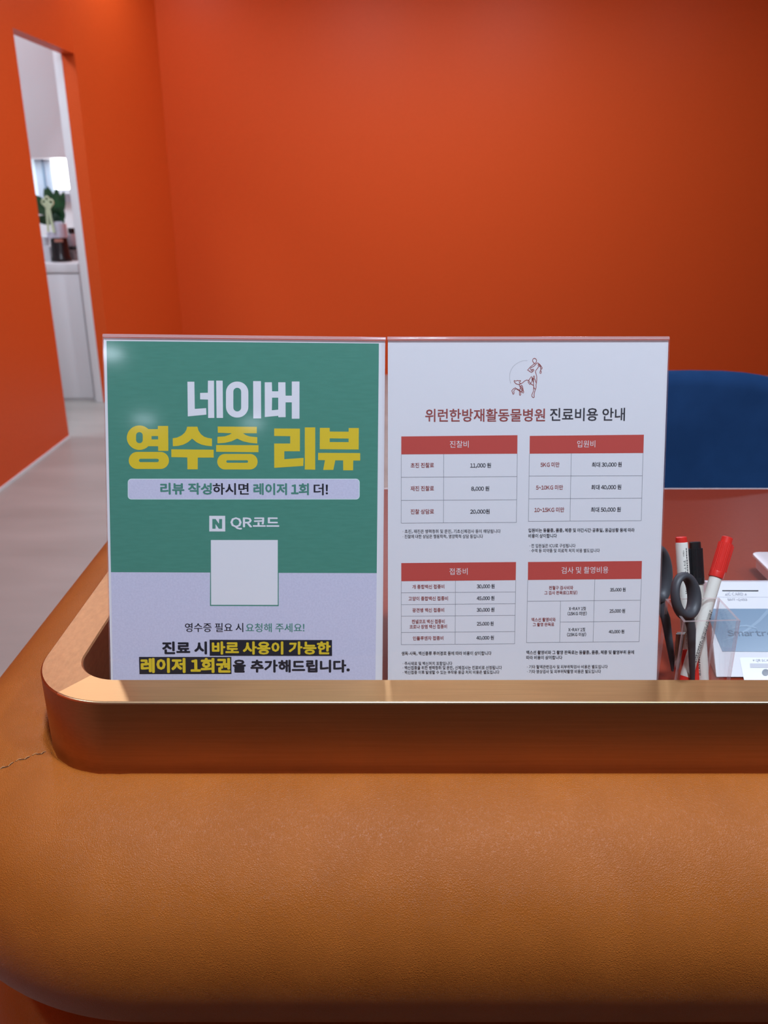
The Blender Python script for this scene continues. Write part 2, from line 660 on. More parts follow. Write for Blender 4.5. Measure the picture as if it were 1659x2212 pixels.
def local(o):
    o.matrix_world = Matrix.Identity(4)
    o.parent = counter
    o.matrix_parent_inverse = Matrix.Translation((-0.3, -0.8, 0))
    return o


# the rail: left arm in a grained sheet, front in brushed bronze, mitred at the left corner
RW = 0.0305
full = path(XL, YFACE, 0.065, XRIGHT, YBACK, 28, 0.03)
cut = next(i for i, p in enumerate(full) if abs(math.degrees(math.atan2(p[3], p[2])) + 135) < 2.0) + 3
b = 0.0012
prof = [(-RW, RAIL - 0.10), (-RW, RAIL - b), (-RW + b, RAIL), (-b, RAIL), (0, RAIL - b), (0, RAIL - 0.10)]
mb = MB()
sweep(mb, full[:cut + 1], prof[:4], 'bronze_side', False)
sweep(mb, full[:cut + 1], prof[3:] + [(-RW, RAIL - 0.10)], 'bronze_shaded_face', False)
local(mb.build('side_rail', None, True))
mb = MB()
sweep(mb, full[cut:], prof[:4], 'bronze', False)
sweep(mb, full[cut:], prof[3:] + [(-RW, RAIL - 0.10)], 'bronze_shaded_face', False)
# the arris along the front edge, its highlight painted in paler bronze
eb = 0.0016
edge = [(-eb + eb * math.cos(R(90 - 15 * k)) + 0.0001, RAIL - eb + eb * math.sin(R(90 - 15 * k)) + 0.0001) for k in range(7)] + [(-eb, RAIL - eb)]
sweep(mb, full[cut:], edge, 'bronze_edge_glint')
local(mb.build('front_rail', None, True))

# worktop
wt = MB()
inner = [(p[0] - p[2] * RW, p[1] - p[3] * RW) for p in full]
outl = [(x, y) for x, y in inner]
vs_, fs_ = fill([outl])
wt.add([(v.x, v.y, DESK) for v in vs_], fs_, 'worktop')
wt.loops([[(x, y, DESK) for x, y in outl], [(x, y, DESK - 0.025) for x, y in outl]], 'worktop')
wt.box(inner[0][0] + 0.001, inner[-1][0] - 0.001, YBACK - 0.002, YBACK + 0.0005, DESK - 0.025, DESK + 0.0004, 'tray_white')
local(wt.build('worktop'))

# tan leather bolster under the rail
BR = 0.0985
ZC = DESK + 0.008 - BR
BX, BY, BRAD = -0.287, 0.510, 0.115
bp_ = path(BX, BY, BRAD, XRIGHT + 0.024, YBACK + 0.02, 40, 0.008)


def dent(x, y):
    """creases in the hide beside the corner of the rail"""
    d = math.hypot((x + 0.268) / 0.020, (y - 0.575) / 0.030)
    ang = math.atan2(y - 0.535, -(x + 0.215))
    return 0.0016 * math.exp(-d * d) * math.sin(ang * 13)


def rail_gap(x, y):
    """distance outside the rail's face, near its left front corner"""
    qx, qy = (XL + 0.065) - x, (YFACE + 0.065) - y
    return math.hypot(max(qx, 0), max(qy, 0)) + min(max(qx, qy), 0) - 0.065


def seam_y(x):
    return 0.534 + 0.33 * (x + 0.249) - 1.2 * max(0.0, -(x + 0.29)) ** 1.6


mb = MB()
rings = []
for x, y, nx, ny in bp_:
    ring = [(x - nx * 0.055, y - ny * 0.055, ZC + BR - 0.012), (x - nx * 0.028, y - ny * 0.028, ZC + BR - 0.004)]
    for k in range(121):
        a = R(100 - 193 * k / 120)
        ring.append((x + nx * BR * math.cos(a), y + ny * BR * math.cos(a), ZC + BR * math.sin(a)))
    ring.append((x - nx * 0.05, y - ny * 0.05, ZC - BR + 0.004))
    ring2 = []
    for j, (px, py, pz) in enumerate(ring):
        if pz > ZC:
            w = min(1.0, (pz - ZC) / BR * 1.2)
            pz += dent(px, py) * w
            gap = rail_gap(px, py)
            pz -= 0.008 * math.exp(-(max(gap, 0) / 0.0035) ** 2) * w
            g = math.exp(-((py - seam_y(px)) / 0.0026) ** 2) if px < -0.235 else 0
            pz -= 0.0022 * g * w
            px += 0.0016 * g * (1 - w * 0.5)
        ring2.append((px, py, pz))
    rings.append(ring2)
mb.loops(rings, 'leather', False)
bolster = local(mb.build('leather_bolster', None, True, angle=80))
tree = BVHTree.FromPolygons([Vector(p) for p in mb.v], mb.f)

# the stitched seam across the bolster at the left corner
def on_hide(x, y):
    hit = tree.ray_cast(Vector((x, y, 2.0)), Vector((0, 0, -1)))
    return hit[0]


sm = []
for k in range(90):
    x = -0.252 - k * 0.0014
    h = on_hide(x, seam_y(x))
    if h is None:
        break
    sm.append(h + Vector((0, 0, 0.0001)))
seam = MB().tube(sm, 0.00045, 'groove', 6)
so = seam.build('seam', None, True)
so.parent = bolster
so['label'] = 'stitched seam'
st = MB()
for k in range(3, len(sm) - 3, 4):
    a, c = sm[k], sm[k + 2]
    st.tube([a + Vector((0, 0.0012, 0.0002)), (a + c) / 2 + Vector((0, 0.0004, 0.0009)), c + Vector((0, -0.0004, 0.0003))], 0.00024, 'thread', 6)
so2 = st.build('stitching', None, True)
so2.parent = bolster

# the lower cushion, tucked under the bolster, and the plinth
Z2 = ZC - BR - 0.088
mb = MB()
rings = []
for x, y, nx, ny in bp_:
    ring = []
    for k in range(33):
        a = R(100 - 200 * k / 32)
        ring.append((x + nx * (0.088 * math.cos(a) - 0.004), y + ny * (0.088 * math.cos(a) - 0.004), Z2 + 0.092 * math.sin(a)))
    rings.append(ring)
mb.loops(rings, 'leather', False)
local(mb.build('lower_cushion', None, True, angle=80))
mb = MB()
rings = [[(x - nx * 0.004, y - ny * 0.004, z) for z in (Z2 - 0.05, 0.08)] for x, y, nx, ny in bp_]
mb.loops(rings, 'leather', False)
local(mb.build('front_panel', None, True, angle=80))
mb = MB()
rings = [[(x - nx * 0.05, y - ny * 0.05, z) for z in (DESK - 0.06, 0.0)] for x, y, nx, ny in bp_]
mb.loops(rings, 'dark_carcass', False)
local(mb.build('plinth', None, True, angle=80))

# ------------------------------------------------------------------ printed tables (millimetres on the sheet)
LEFT_POSE = [[0.999642, -0.025374, 0.008437, -0.10722], [0.022135, 0.96225, 0.271265, 0.555488], [-0.015002, -0.270981, 0.962468, 0.928149]]
RIGHT_POSE = [[0.999996, 0.002601, -0.000514, 0.10867], [-0.002383, 0.966734, 0.255773, 0.56023], [0.001162, -0.255771, 0.966737, 0.926784]]
HEADLINE_WHITE = [[(62.52, 34.95), (67.71, 34.89), (67.81, 55.27), (76.38, 54.61), (76.5, 59.52), (62.48, 60.97)], [(77.92, 33.99), (82.48, 33.94), (82.44, 61.95), (77.8, 61.99), (77.83, 48.19), (71.88, 48.08), (71.94, 43.24), (77.77, 43.07)], [(84.15, 33.93), (89.0, 33.88), (89.04, 61.89), (84.17, 61.94)], [(100.14, 34.45), (101.43, 34.54), (102.68, 34.83), (103.86, 35.31), (104.96, 35.97), (105.93, 36.79), (106.76, 37.75), (107.43, 38.84), (107.91, 40.02), (108.21, 41.27), (108.3, 42.54), (108.24, 53.22), (108.13, 54.5), (107.82, 55.76), (107.32, 56.95), (106.63, 58.06), (105.79, 59.05), (104.8, 59.89), (103.69, 60.58), (102.49, 61.08), (101.24, 61.39), (99.95, 61.51), (99.48, 61.51), (98.19, 61.42), (96.94, 61.13), (95.75, 60.65), (94.65, 59.98), (93.68, 59.16), (92.85, 58.18), (92.18, 57.09), (91.7, 55.91), (91.41, 54.66), (91.32, 53.37), (91.41, 42.71), (91.52, 41.43), (91.83, 40.18), (92.34, 38.99), (93.02, 37.89), (93.86, 36.91), (94.85, 36.07), (95.95, 35.39), (97.14, 34.88), (98.4, 34.57), (99.68, 34.46)], [(99.94, 39.11), (100.4, 39.15), (100.85, 39.25), (101.27, 39.42), (101.67, 39.66), (102.02, 39.95), (102.31, 40.3), (102.55, 40.69), (102.73, 41.11), (102.83, 41.56), (102.87, 42.02), (102.78, 53.9), (102.74, 54.37), (102.63, 54.82), (102.45, 55.24), (102.21, 55.64), (101.9, 56.0), (101.55, 56.3), (101.15, 56.55), (100.72, 56.73), (100.27, 56.84), (99.81, 56.88), (99.81, 56.88), (99.34, 56.85), (98.89, 56.74), (98.47, 56.57), (98.07, 56.33), (97.72, 56.03), (97.42, 55.69), (97.18, 55.29), (97.01, 54.87), (96.91, 54.42), (96.87, 53.96), (96.96, 42.08), (97.0, 41.62), (97.12, 41.17), (97.3, 40.74), (97.54, 40.35), (97.84, 39.99), (98.2, 39.69), (98.59, 39.45), (99.02, 39.27), (99.47, 39.15), (99.94, 39.11)], [(111.94, 33.99), (117.84, 33.93), (117.82, 61.98), (111.9, 62.04)], [(120.67, 34.77), (126.06, 34.71), (126.21, 41.51), (130.84, 41.46), (130.86, 34.66), (136.31, 34.61), (136.4, 44.69), (141.11, 44.65), (141.12, 33.99), (146.92, 33.93), (146.9, 61.96), (141.08, 62.01), (141.1, 49.67), (136.39, 49.72), (136.37, 60.89), (130.9, 60.94), (130.79, 59.9), (120.61, 60.92)], [(126.19, 46.29), (130.83, 46.25), (130.8, 55.26), (125.98, 55.77)]]
HEADLINE_YELLOW = [[(32.46, 83.7), (31.46, 84.57), (30.36, 85.3), (29.16, 85.88), (27.9, 86.29), (26.59, 86.52), (25.27, 86.58), (23.96, 86.45), (22.68, 86.15), (21.47, 85.68), (20.34, 85.04), (19.31, 84.25), (18.41, 83.33), (17.65, 82.3), (17.06, 81.16), (16.63, 79.95), (16.38, 78.7), (16.31, 77.41), (16.43, 76.13), (16.73, 74.87), (17.2, 73.65), (17.84, 72.51), (18.63, 71.46), (19.57, 70.53), (20.62, 69.73), (21.77, 69.08), (23.0, 68.59), (24.29, 68.26), (25.6, 68.12), (26.91, 68.15), (28.21, 68.36), (29.46, 68.75), (30.63, 69.3), (31.71, 70.01), (32.68, 70.86), (32.94, 70.83), (39.74, 70.77), (39.85, 68.37), (47.54, 68.3), (47.45, 87.17), (39.8, 87.23), (39.73, 83.68), (33.1, 83.73)], [(25.9, 73.16), (26.29, 73.19), (26.66, 73.27), (27.01, 73.42), (27.34, 73.62), (27.63, 73.87), (27.87, 74.16), (28.07, 74.49), (28.21, 74.84), (28.29, 75.22), (28.32, 75.6), (28.26, 79.02), (28.22, 79.41), (28.12, 79.78), (27.97, 80.14), (27.76, 80.48), (27.51, 80.77), (27.21, 81.03), (26.87, 81.23), (26.52, 81.38), (26.14, 81.48), (25.75, 81.51), (25.63, 81.51), (25.24, 81.48), (24.87, 81.4), (24.51, 81.25), (24.19, 81.05), (23.9, 80.8), (23.66, 80.51), (23.46, 80.18), (23.32, 79.82), (23.23, 79.45), (23.21, 79.06), (23.27, 75.65), (23.31, 75.26), (23.41, 74.88), (23.56, 74.53), (23.77, 74.19), (24.02, 73.9), (24.32, 73.64), (24.65, 73.44), (25.01, 73.29), (25.39, 73.19), (25.78, 73.16)], [(34.93, 76.05), (39.85, 76.01), (39.87, 78.54), (34.89, 78.59)], [(41.49, 87.98), (42.49, 88.05), (43.46, 88.28), (44.38, 88.65), (45.23, 89.17), (45.98, 89.82), (46.62, 90.58), (47.13, 91.44), (47.5, 92.36), (47.72, 93.34), (47.79, 94.35), (47.79, 94.47), (47.69, 95.48), (47.44, 96.46), (47.05, 97.4), (46.51, 98.26), (45.85, 99.03), (45.07, 99.7), (44.21, 100.23), (43.28, 100.62), (42.3, 100.87), (41.29, 100.95), (23.7, 101.08), (22.7, 101.01), (21.73, 100.78), (20.81, 100.4), (19.97, 99.88), (19.22, 99.23), (18.58, 98.47), (18.07, 97.62), (17.71, 96.69), (17.49, 95.71), (17.43, 94.71), (17.43, 94.58), (17.53, 93.57), (17.78, 92.59), (18.19, 91.66), (18.72, 90.8), (19.39, 90.03), (20.16, 89.37), (21.02, 88.84), (21.96, 88.45), (22.93, 88.2), (23.93, 88.12)], [(38.89, 93.21), (39.09, 93.22), (39.28, 93.27), (39.46, 93.34), (39.63, 93.44), (39.77, 93.57), (39.9, 93.72), (40.0, 93.89), (40.07, 94.07), (40.12, 94.26), (40.13, 94.46), (40.13, 94.48), (40.11, 94.67), (40.06, 94.87), (39.98, 95.05), (39.88, 95.22), (39.75, 95.37), (39.59, 95.5), (39.42, 95.61), (39.24, 95.69), (39.05, 95.73), (38.85, 95.75), (26.38, 95.85), (26.18, 95.83), (25.99, 95.79), (25.81, 95.71), (25.64, 95.61), (25.49, 95.48), (25.37, 95.33), (25.27, 95.16), (25.2, 94.98), (25.15, 94.79), (25.14, 94.59), (25.14, 94.58), (25.16, 94.38), (25.21, 94.19), (25.29, 94.0), (25.4, 93.83), (25.53, 93.68), (25.68, 93.55), (25.85, 93.45), (26.03, 93.37), (26.22, 93.32), (26.42, 93.3)], [(61.86, 68.74), (69.63, 68.68), (70.35, 71.52), (72.22, 74.35), (74.73, 76.23), (77.57, 77.15), (80.54, 77.57), (80.48, 83.35), (76.24, 83.0), (72.45, 82.14), (68.98, 80.52), (65.54, 77.7), (62.02, 80.71), (58.84, 82.32), (55.03, 83.3), (50.92, 83.59), (50.88, 77.57), (54.17, 77.03), (57.35, 75.55), (59.9, 73.38), (61.32, 70.96)], [(49.68, 85.94), (81.66, 86.01), (81.73, 91.98), (69.61, 92.08), (69.51, 101.0), (61.7, 101.06), (61.69, 92.01), (49.66, 91.85)], [(84.93, 68.42), (114.57, 68.35), (114.48, 73.23), (104.02, 73.32), (106.1, 74.7), (109.27, 75.75), (114.85, 76.21), (114.82, 81.04), (109.24, 80.57), (104.17, 79.47), (99.61, 77.41), (95.28, 79.54), (90.2, 80.73), (84.62, 81.16), (84.67, 76.21), (90.24, 75.78), (93.74, 74.61), (95.52, 73.39), (85.01, 73.1)], [(83.66, 82.43), (115.71, 82.3), (115.68, 87.64), (83.61, 87.58)], [(109.19, 88.97), (110.1, 89.03), (110.99, 89.24), (111.84, 89.59), (112.62, 90.06), (113.31, 90.65), (113.91, 91.35), (114.38, 92.13), (114.73, 92.98), (114.94, 93.87), (115.01, 94.79), (115.01, 94.92), (114.93, 95.83), (114.71, 96.73), (114.35, 97.59), (113.87, 98.38), (113.27, 99.08), (112.57, 99.69), (111.78, 100.17), (110.93, 100.53), (110.03, 100.75), (109.12, 100.83), (90.15, 100.97), (89.24, 100.91), (88.35, 100.7), (87.5, 100.35), (86.73, 99.88), (86.03, 99.28), (85.44, 98.59), (84.97, 97.81), (84.63, 96.96), (84.42, 96.07), (84.36, 95.15), (84.36, 95.02), (84.44, 94.1), (84.66, 93.21), (85.02, 92.36), (85.51, 91.57), (86.11, 90.86), (86.81, 90.26), (87.6, 89.78), (88.45, 89.42), (89.34, 89.2), (90.26, 89.12)], [(106.81, 93.83), (106.96, 93.84), (107.1, 93.87), (107.24, 93.93), (107.37, 94.01), (107.48, 94.1), (107.58, 94.22), (107.65, 94.34), (107.71, 94.48), (107.74, 94.62), (107.75, 94.77), (107.75, 94.79), (107.74, 94.93), (107.7, 95.08), (107.65, 95.22), (107.57, 95.35), (107.47, 95.46), (107.36, 95.56), (107.23, 95.64), (107.09, 95.69), (106.95, 95.73), (106.8, 95.74), (92.16, 95.85), (92.01, 95.84), (91.87, 95.81), (91.73, 95.75), (91.61, 95.68), (91.49, 95.58), (91.4, 95.47), (91.32, 95.34), (91.27, 95.2), (91.23, 95.06), (91.22, 94.91), (91.22, 94.9), (91.24, 94.75), (91.27, 94.61), (91.33, 94.47), (91.41, 94.34), (91.51, 94.23), (91.62, 94.13), (91.75, 94.05), (91.88, 93.99), (92.03, 93.96), (92.18, 93.94)], [(127.7, 69.49), (147.24, 69.48), (147.23, 86.65), (135.33, 86.75), (135.32, 92.8), (149.99, 91.68), (149.77, 97.8), (127.65, 99.46), (127.66, 80.92), (139.85, 80.82), (139.86, 75.26), (127.68, 75.2)], [(150.95, 68.5), (158.85, 68.43), (158.88, 100.61), (150.94, 100.57)], [(162.4, 68.77), (169.88, 68.71), (169.89, 71.51), (184.29, 71.49), (184.38, 68.69), (192.04, 68.62), (192.02, 84.96), (162.32, 84.94)], [(169.9, 76.65), (184.31, 76.69), (184.33, 79.39), (169.91, 79.46)], [(161.1, 87.76), (193.21, 87.67), (193.25, 93.37), (187.91, 93.41), (187.84, 100.88), (180.32, 100.94), (180.18, 93.36), (174.21, 93.36), (172.74, 100.67), (165.01, 100.73), (166.32, 93.31), (161.11, 93.24)]]
N_MARK = [[(77.87, 136.55), (90.0, 136.48), (89.98, 148.54), (77.74, 148.61)], [(80.18, 138.99), (82.7, 138.98), (85.22, 142.7), (85.38, 138.96), (87.64, 138.95), (87.57, 146.48), (85.05, 146.5), (82.62, 142.81), (82.62, 146.51), (80.11, 146.52)]]
GREEN_FIELD = [[(2.51, 5.26), (206.87, 4.87), (206.56, 180.4), (130.78, 180.54), (130.71, 206.67), (77.66, 206.66), (78.1, 180.51), (2.17, 180.55)]]
LILAC_FIELD = [[(2.17, 180.55), (206.56, 180.4), (206.1, 276.7), (1.92, 276.8)]]
BANNER = [[(190.1, 107.27), (190.98, 107.41), (191.77, 107.8), (192.4, 108.43), (192.81, 109.22), (192.96, 110.1), (193.02, 120.42), (192.88, 121.3), (192.48, 122.1), (191.86, 122.74), (191.07, 123.15), (190.19, 123.29), (18.91, 124.4), (18.04, 124.27), (17.27, 123.87), (16.66, 123.25), (16.27, 122.46), (16.15, 121.59), (16.35, 111.33), (16.5, 110.46), (16.91, 109.67), (17.55, 109.04), (18.33, 108.64), (19.2, 108.49)]]
BANNER_FILL = [[(189.93, 107.81), (190.69, 107.92), (191.39, 108.27), (191.94, 108.82), (192.3, 109.51), (192.42, 110.28), (192.48, 120.24), (192.36, 121.02), (192.01, 121.71), (191.47, 122.27), (190.78, 122.63), (190.01, 122.76), (19.09, 123.87), (18.33, 123.75), (17.66, 123.41), (17.12, 122.86), (16.79, 122.17), (16.68, 121.41), (16.87, 111.51), (17.0, 110.74), (17.37, 110.05), (17.92, 109.5), (18.61, 109.15), (19.37, 109.02)]]
WHITE_SQUARE = [[(78.89, 155.23), (130.15, 154.96), (130.0, 205.69), (78.56, 205.75)]]
BLACK_BARS = [[(77.1, 233.3), (172.06, 233.27), (172.17, 245.98), (77.07, 246.03)], [(22.4, 246.96), (93.82, 246.84), (93.82, 260.48), (22.55, 260.67)]]
PRINT = [
    ('banner', 'g', '리뷰 작성', 40.87, 115.95, 80.1, 115.83, 9.03, 0.035),
    ('banner', 'k', '하시면', 80.7, 115.88, 108.16, 115.8, 9.04, 0.022),
    ('banner', 'g', '레이저 1회', 111.62, 115.75, 154.08, 115.62, 9.06, 0.035),
    ('banner', 'k', '더!', 157.69, 115.74, 168.68, 115.71, 9.07, 0.022),
    ('review_mark', 'w', 'QR코드', 93.94, 142.3, 131.32, 142.19, 9.47, 0.03),
    ('caption', 'k', '영수증 필요 시', 58.2, 223.6, 103.27, 223.48, 7.27, 0.012),
    ('caption', 'g', '요청해 주세요!', 105.06, 223.63, 150.63, 223.51, 7.14, 0.012),
    ('caption', 'k', '진료 시', 40.41, 239.76, 75.06, 239.7, 10.23, 0.04),
    ('caption', 'y', '바로 사용이 가능한', 78.82, 239.8, 171.1, 239.62, 10.47, 0.04),
    ('caption', 'y', '레이저 1회권', 23.61, 253.72, 93.15, 253.62, 11.92, 0.045),
    ('caption', 'k', '을', 94.95, 254.08, 105.01, 254.06, 10.28, 0.04),
    ('caption', 'k', '추가해드립니다.', 108.61, 254.11, 186.12, 254.01, 10.19, 0.04),
    ('title', 'r', '위런한방재활동물병원', 28.78, 58.87, 119.89, 58.65, 9.96, 0.015),
    ('title', 'd', '진료비용 안내', 123.58, 58.31, 180.52, 58.17, 9.89, 0.015),
    ('examination_fee_table', 'h', '진찰비', 47.64, 80.84, 62.01, 80.7, 5.28, 0),
    ('examination_fee_table', 'r', '초진 진찰료', 17.8, 96.84, 35.69, 96.67, 3.82, 0.016),
    ('examination_fee_table', 'r', '재진 진찰료', 17.85, 114.65, 35.79, 114.48, 3.88, 0.016),
    ('examination_fee_table', 'r', '진찰 상담료', 17.9, 132.54, 35.89, 132.36, 3.87, 0.016),
    ('examination_fee_table', 'd', '11,000 원', 63.38, 96.94, 79.24, 96.78, 3.79, 0.016),
    ('examination_fee_table', 'd', '8,000 원', 64.38, 114.74, 78.12, 114.6, 3.7, 0.016),
    ('examination_fee_table', 'd', '20,000원', 63.75, 132.46, 78.74, 132.31, 3.73, 0.016),
    ('examination_fee_table', 'd', '· 초진, 재진은 병력청취 및 문진, 기초신체검사 등이 해당됩니다', 11.84, 147.81, 87.36, 147.67, 3.06, 0.012),
    ('examination_fee_table', 'd', '· 진찰에 대한 상담은 행동학적, 영양학적 상담 등입니다', 11.85, 151.76, 73.84, 151.64, 3.06, 0.012),
    ('admission_fee_table', 'h', '입원비', 144.71, 80.66, 158.51, 80.53, 5.21, 0),
    ('admission_fee_table', 'r', '5KG 미만', 117.14, 96.44, 131.64, 96.3, 3.82, 0.016),
    ('admission_fee_table', 'r', '5~10KG 미만', 113.96, 113.97, 134.72, 113.77, 3.77, 0.016),
    ('admission_fee_table', 'r', '10~15KG 미만', 113.08, 131.2, 136.06, 130.98, 3.83, 0.016),
    ('admission_fee_table', 'd', '최대 30,000 원', 156.38, 96.42, 179.19, 96.2, 3.82, 0.016),
    ('admission_fee_table', 'd', '최대 40,000 원', 156.4, 113.74, 179.31, 113.52, 3.84, 0.016),
    ('admission_fee_table', 'd', '최대 50,000 원', 156.59, 131.02, 179.43, 130.79, 3.87, 0.016),
    ('admission_fee_table', 'd', '입원비는 동물종, 품종, 체중 및 야간시간·공휴일, 응급상황 등에 따라', 108.76, 147.02, 190.59, 146.79, 3.17, 0.018),
    ('admission_fee_table', 'd', '비용이 상이합니다', 108.84, 151.27, 130.8, 151.21, 3.21, 0.018),
    ('admission_fee_table', 'd', '· 전 입원실은 ICU로 구성됩니다', 109.8, 158.98, 145.37, 158.91, 3.03, 0.01),
    ('admission_fee_table', 'd', '· 수액 등 의약품 및 의료적 처치 비용 별도입니다', 109.87, 162.83, 164.2, 162.73, 3.04, 0.01),
    ('vaccination_fee_table', 'h', '접종비', 48.16, 179.26, 62.19, 179.12, 5.2, 0),
    ('vaccination_fee_table', 'r', '개 종합백신 접종비', 19.44, 191.24, 44.29, 190.98, 3.4, 0.018),
    ('vaccination_fee_table', 'r', '고양이 종합백신 접종비', 16.44, 200.61, 47.2, 200.3, 3.44, 0.018),
    ('vaccination_fee_table', 'r', '광견병 백신 접종비', 19.5, 209.79, 44.28, 209.54, 3.38, 0.018),
    ('vaccination_fee_table', 'r', '켄넬코프 백신 접종비', 19.09, 218.85, 44.74, 218.59, 3.39, 0.018),
    ('vaccination_fee_table', 'r', '코로나 장염 백신 접종비', 17.33, 222.96, 46.58, 222.66, 3.32, 0.018),
    ('vaccination_fee_table', 'r', '인플루엔자 접종비', 19.96, 232.18, 43.89, 231.93, 3.33, 0.018),
    ('vaccination_fee_table', 'd', '30,000 원', 69.5, 190.85, 83.34, 190.71, 3.47, 0.018),
    ('vaccination_fee_table', 'd', '45,000 원', 69.53, 200.23, 83.28, 200.09, 3.44, 0.018),
    ('vaccination_fee_table', 'd', '30,000 원', 69.63, 209.42, 83.41, 209.28, 3.42, 0.018),
    ('vaccination_fee_table', 'd', '25,000 원', 69.83, 220.46, 82.9, 220.32, 3.36, 0.018),
    ('vaccination_fee_table', 'd', '40,000 원', 69.59, 231.71, 83.27, 231.57, 3.4, 0.018),
    ('vaccination_fee_table', 'd', '생독·사독, 백신종류 투여경로 등에 따라 비용이 상이합니다', 11.04, 244.29, 81.55, 244.06, 3.27, 0.02),
    ('vaccination_fee_table', 'd', '· 주사재료 및 백신처치 포함입니다', 12.03, 252.36, 50.94, 252.23, 2.98, 0.014),
    ('vaccination_fee_table', 'd', '· 백신접종을 위한 병력청취 및 문진, 신체검사는 진료비로 산정됩니다', 12.04, 255.85, 89.84, 255.59, 3.13, 0.014),
    ('vaccination_fee_table', 'd', '· 백신접종 이후 발생할 수 있는 부작용 응급 처치 비용은 별도입니다', 12.05, 259.5, 87.97, 259.25, 2.99, 0.014),
    ('imaging_fee_table', 'h', '검사 및 촬영비용', 134.93, 178.32, 171.28, 177.96, 5.27, 0),
    ('imaging_fee_table', 'r', '전혈구 검사비와', 125.53, 192.06, 144.36, 191.87, 3.14, 0.018),
    ('imaging_fee_table', 'r', '그 검사 판독료(1회당)', 122.08, 196.03, 147.72, 195.77, 3.11, 0.018),
    ('imaging_fee_table', 'r', '엑스선 촬영비와', 112.36, 217.33, 131.27, 217.14, 3.24, 0.018),
    ('imaging_fee_table', 'r', '그 촬영 판독료', 113.51, 221.17, 130.23, 221.0, 3.06, 0.018),
    ('imaging_fee_table', 'd', 'X-RAY 1컷', 141.32, 208.51, 154.62, 208.38, 2.94, 0.018),
    ('imaging_fee_table', 'd', '(15KG 미만)', 140.44, 212.44, 155.4, 212.28, 3.05, 0.018),
    ('imaging_fee_table', 'd', 'X-RAY 1컷', 141.31, 225.21, 154.45, 225.07, 3.06, 0.018),
    ('imaging_fee_table', 'd', '(15KG 이상)', 140.46, 229.13, 155.28, 228.98, 3.07, 0.018),
    ('imaging_fee_table', 'd', '35,000 원', 172.93, 193.51, 185.08, 193.39, 3.11, 0.018),
    ('imaging_fee_table', 'd', '25,000 원', 173.01, 210.31, 185.19, 210.18, 3.23, 0.018),
    ('imaging_fee_table', 'd', '40,000 원', 172.93, 226.77, 184.99, 226.64, 3.03, 0.018),
    ('imaging_fee_table', 'd', '엑스선 촬영비와 그 촬영 판독료는 동물종, 품종, 체중 및 촬영부위 등에', 108.81, 243.5, 193.17, 243.22, 3.23, 0.02),
    ('imaging_fee_table', 'd', '따라 비용이 상이합니다', 108.88, 247.55, 137.13, 247.46, 3.12, 0.02),
    ('imaging_fee_table', 'd', '· 기타 혈액관련검사 및 외부위탁검사 비용은 별도입니다', 109.7, 255.05, 172.88, 254.84, 2.98, 0.014),
    ('imaging_fee_table', 'd', '· 기타 영상검사 및 외부위탁촬영 비용은 별도입니다', 109.77, 258.81, 167.71, 258.62, 3.06, 0.014),
]
RULES = [
    ('examination_fee_table', 10.66, 106.01, 99.38, 105.5),
    ('examination_fee_table', 10.69, 123.86, 99.46, 123.34),
    ('examination_fee_table', 10.72, 141.42, 99.46, 140.89),
    ('examination_fee_table', 10.63, 88.51, 10.61, 141.42),
    ('examination_fee_table', 43.03, 88.34, 43.26, 141.21),
    ('examination_fee_table', 99.23, 88.01, 99.46, 140.89),
    ('admission_fee_table', 108.55, 105.08, 195.13, 104.86),
    ('admission_fee_table', 108.62, 122.67, 195.33, 122.12),
    ('admission_fee_table', 108.64, 140.07, 195.5, 139.55),
    ('admission_fee_table', 108.53, 88.02, 108.64, 140.07),
    ('admission_fee_table', 140.43, 87.86, 140.71, 139.86),
    ('admission_fee_table', 195.17, 87.52, 195.5, 139.55),
    ('vaccination_fee_table', 10.81, 195.99, 99.55, 195.29),
    ('vaccination_fee_table', 10.83, 205.33, 99.56, 204.6),
    ('vaccination_fee_table', 10.84, 214.52, 99.6, 213.82),
    ('vaccination_fee_table', 10.87, 227.54, 99.66, 226.68),
    ('vaccination_fee_table', 10.88, 237.24, 99.64, 236.52),
    ('vaccination_fee_table', 10.8, 186.82, 10.88, 237.24),
    ('vaccination_fee_table', 52.85, 186.46, 52.99, 236.9),
    ('vaccination_fee_table', 99.62, 186.02, 99.64, 236.52),
    ('imaging_fee_table', 109.07, 202.65, 196.99, 201.84),
    ('imaging_fee_table', 108.82, 235.56, 196.89, 234.8),
    ('imaging_fee_table', 134.81, 219.11, 197.02, 218.55),
    ('imaging_fee_table', 108.99, 185.87, 108.82, 235.56),
    ('imaging_fee_table', 197.1, 185.04, 196.89, 234.8),
    ('imaging_fee_table', 160.97, 185.4, 160.89, 235.1),
    ('imaging_fee_table', 134.77, 202.39, 134.8, 235.33),
]
BARS = [
    ('examination_fee_table', [(10.61, 74.87), (99.15, 73.96), (99.27, 88.01), (10.63, 88.51)]),
    ('admission_fee_table', [(108.53, 74.49), (195.39, 73.62), (195.46, 87.53), (108.64, 88.02)]),
    ('vaccination_fee_table', [(10.77, 172.59), (99.67, 171.76), (99.62, 186.02), (10.8, 186.82)]),
    ('imaging_fee_table', [(108.92, 171.76), (197.04, 170.97), (197.1, 185.04), (109.06, 185.87)]),
]
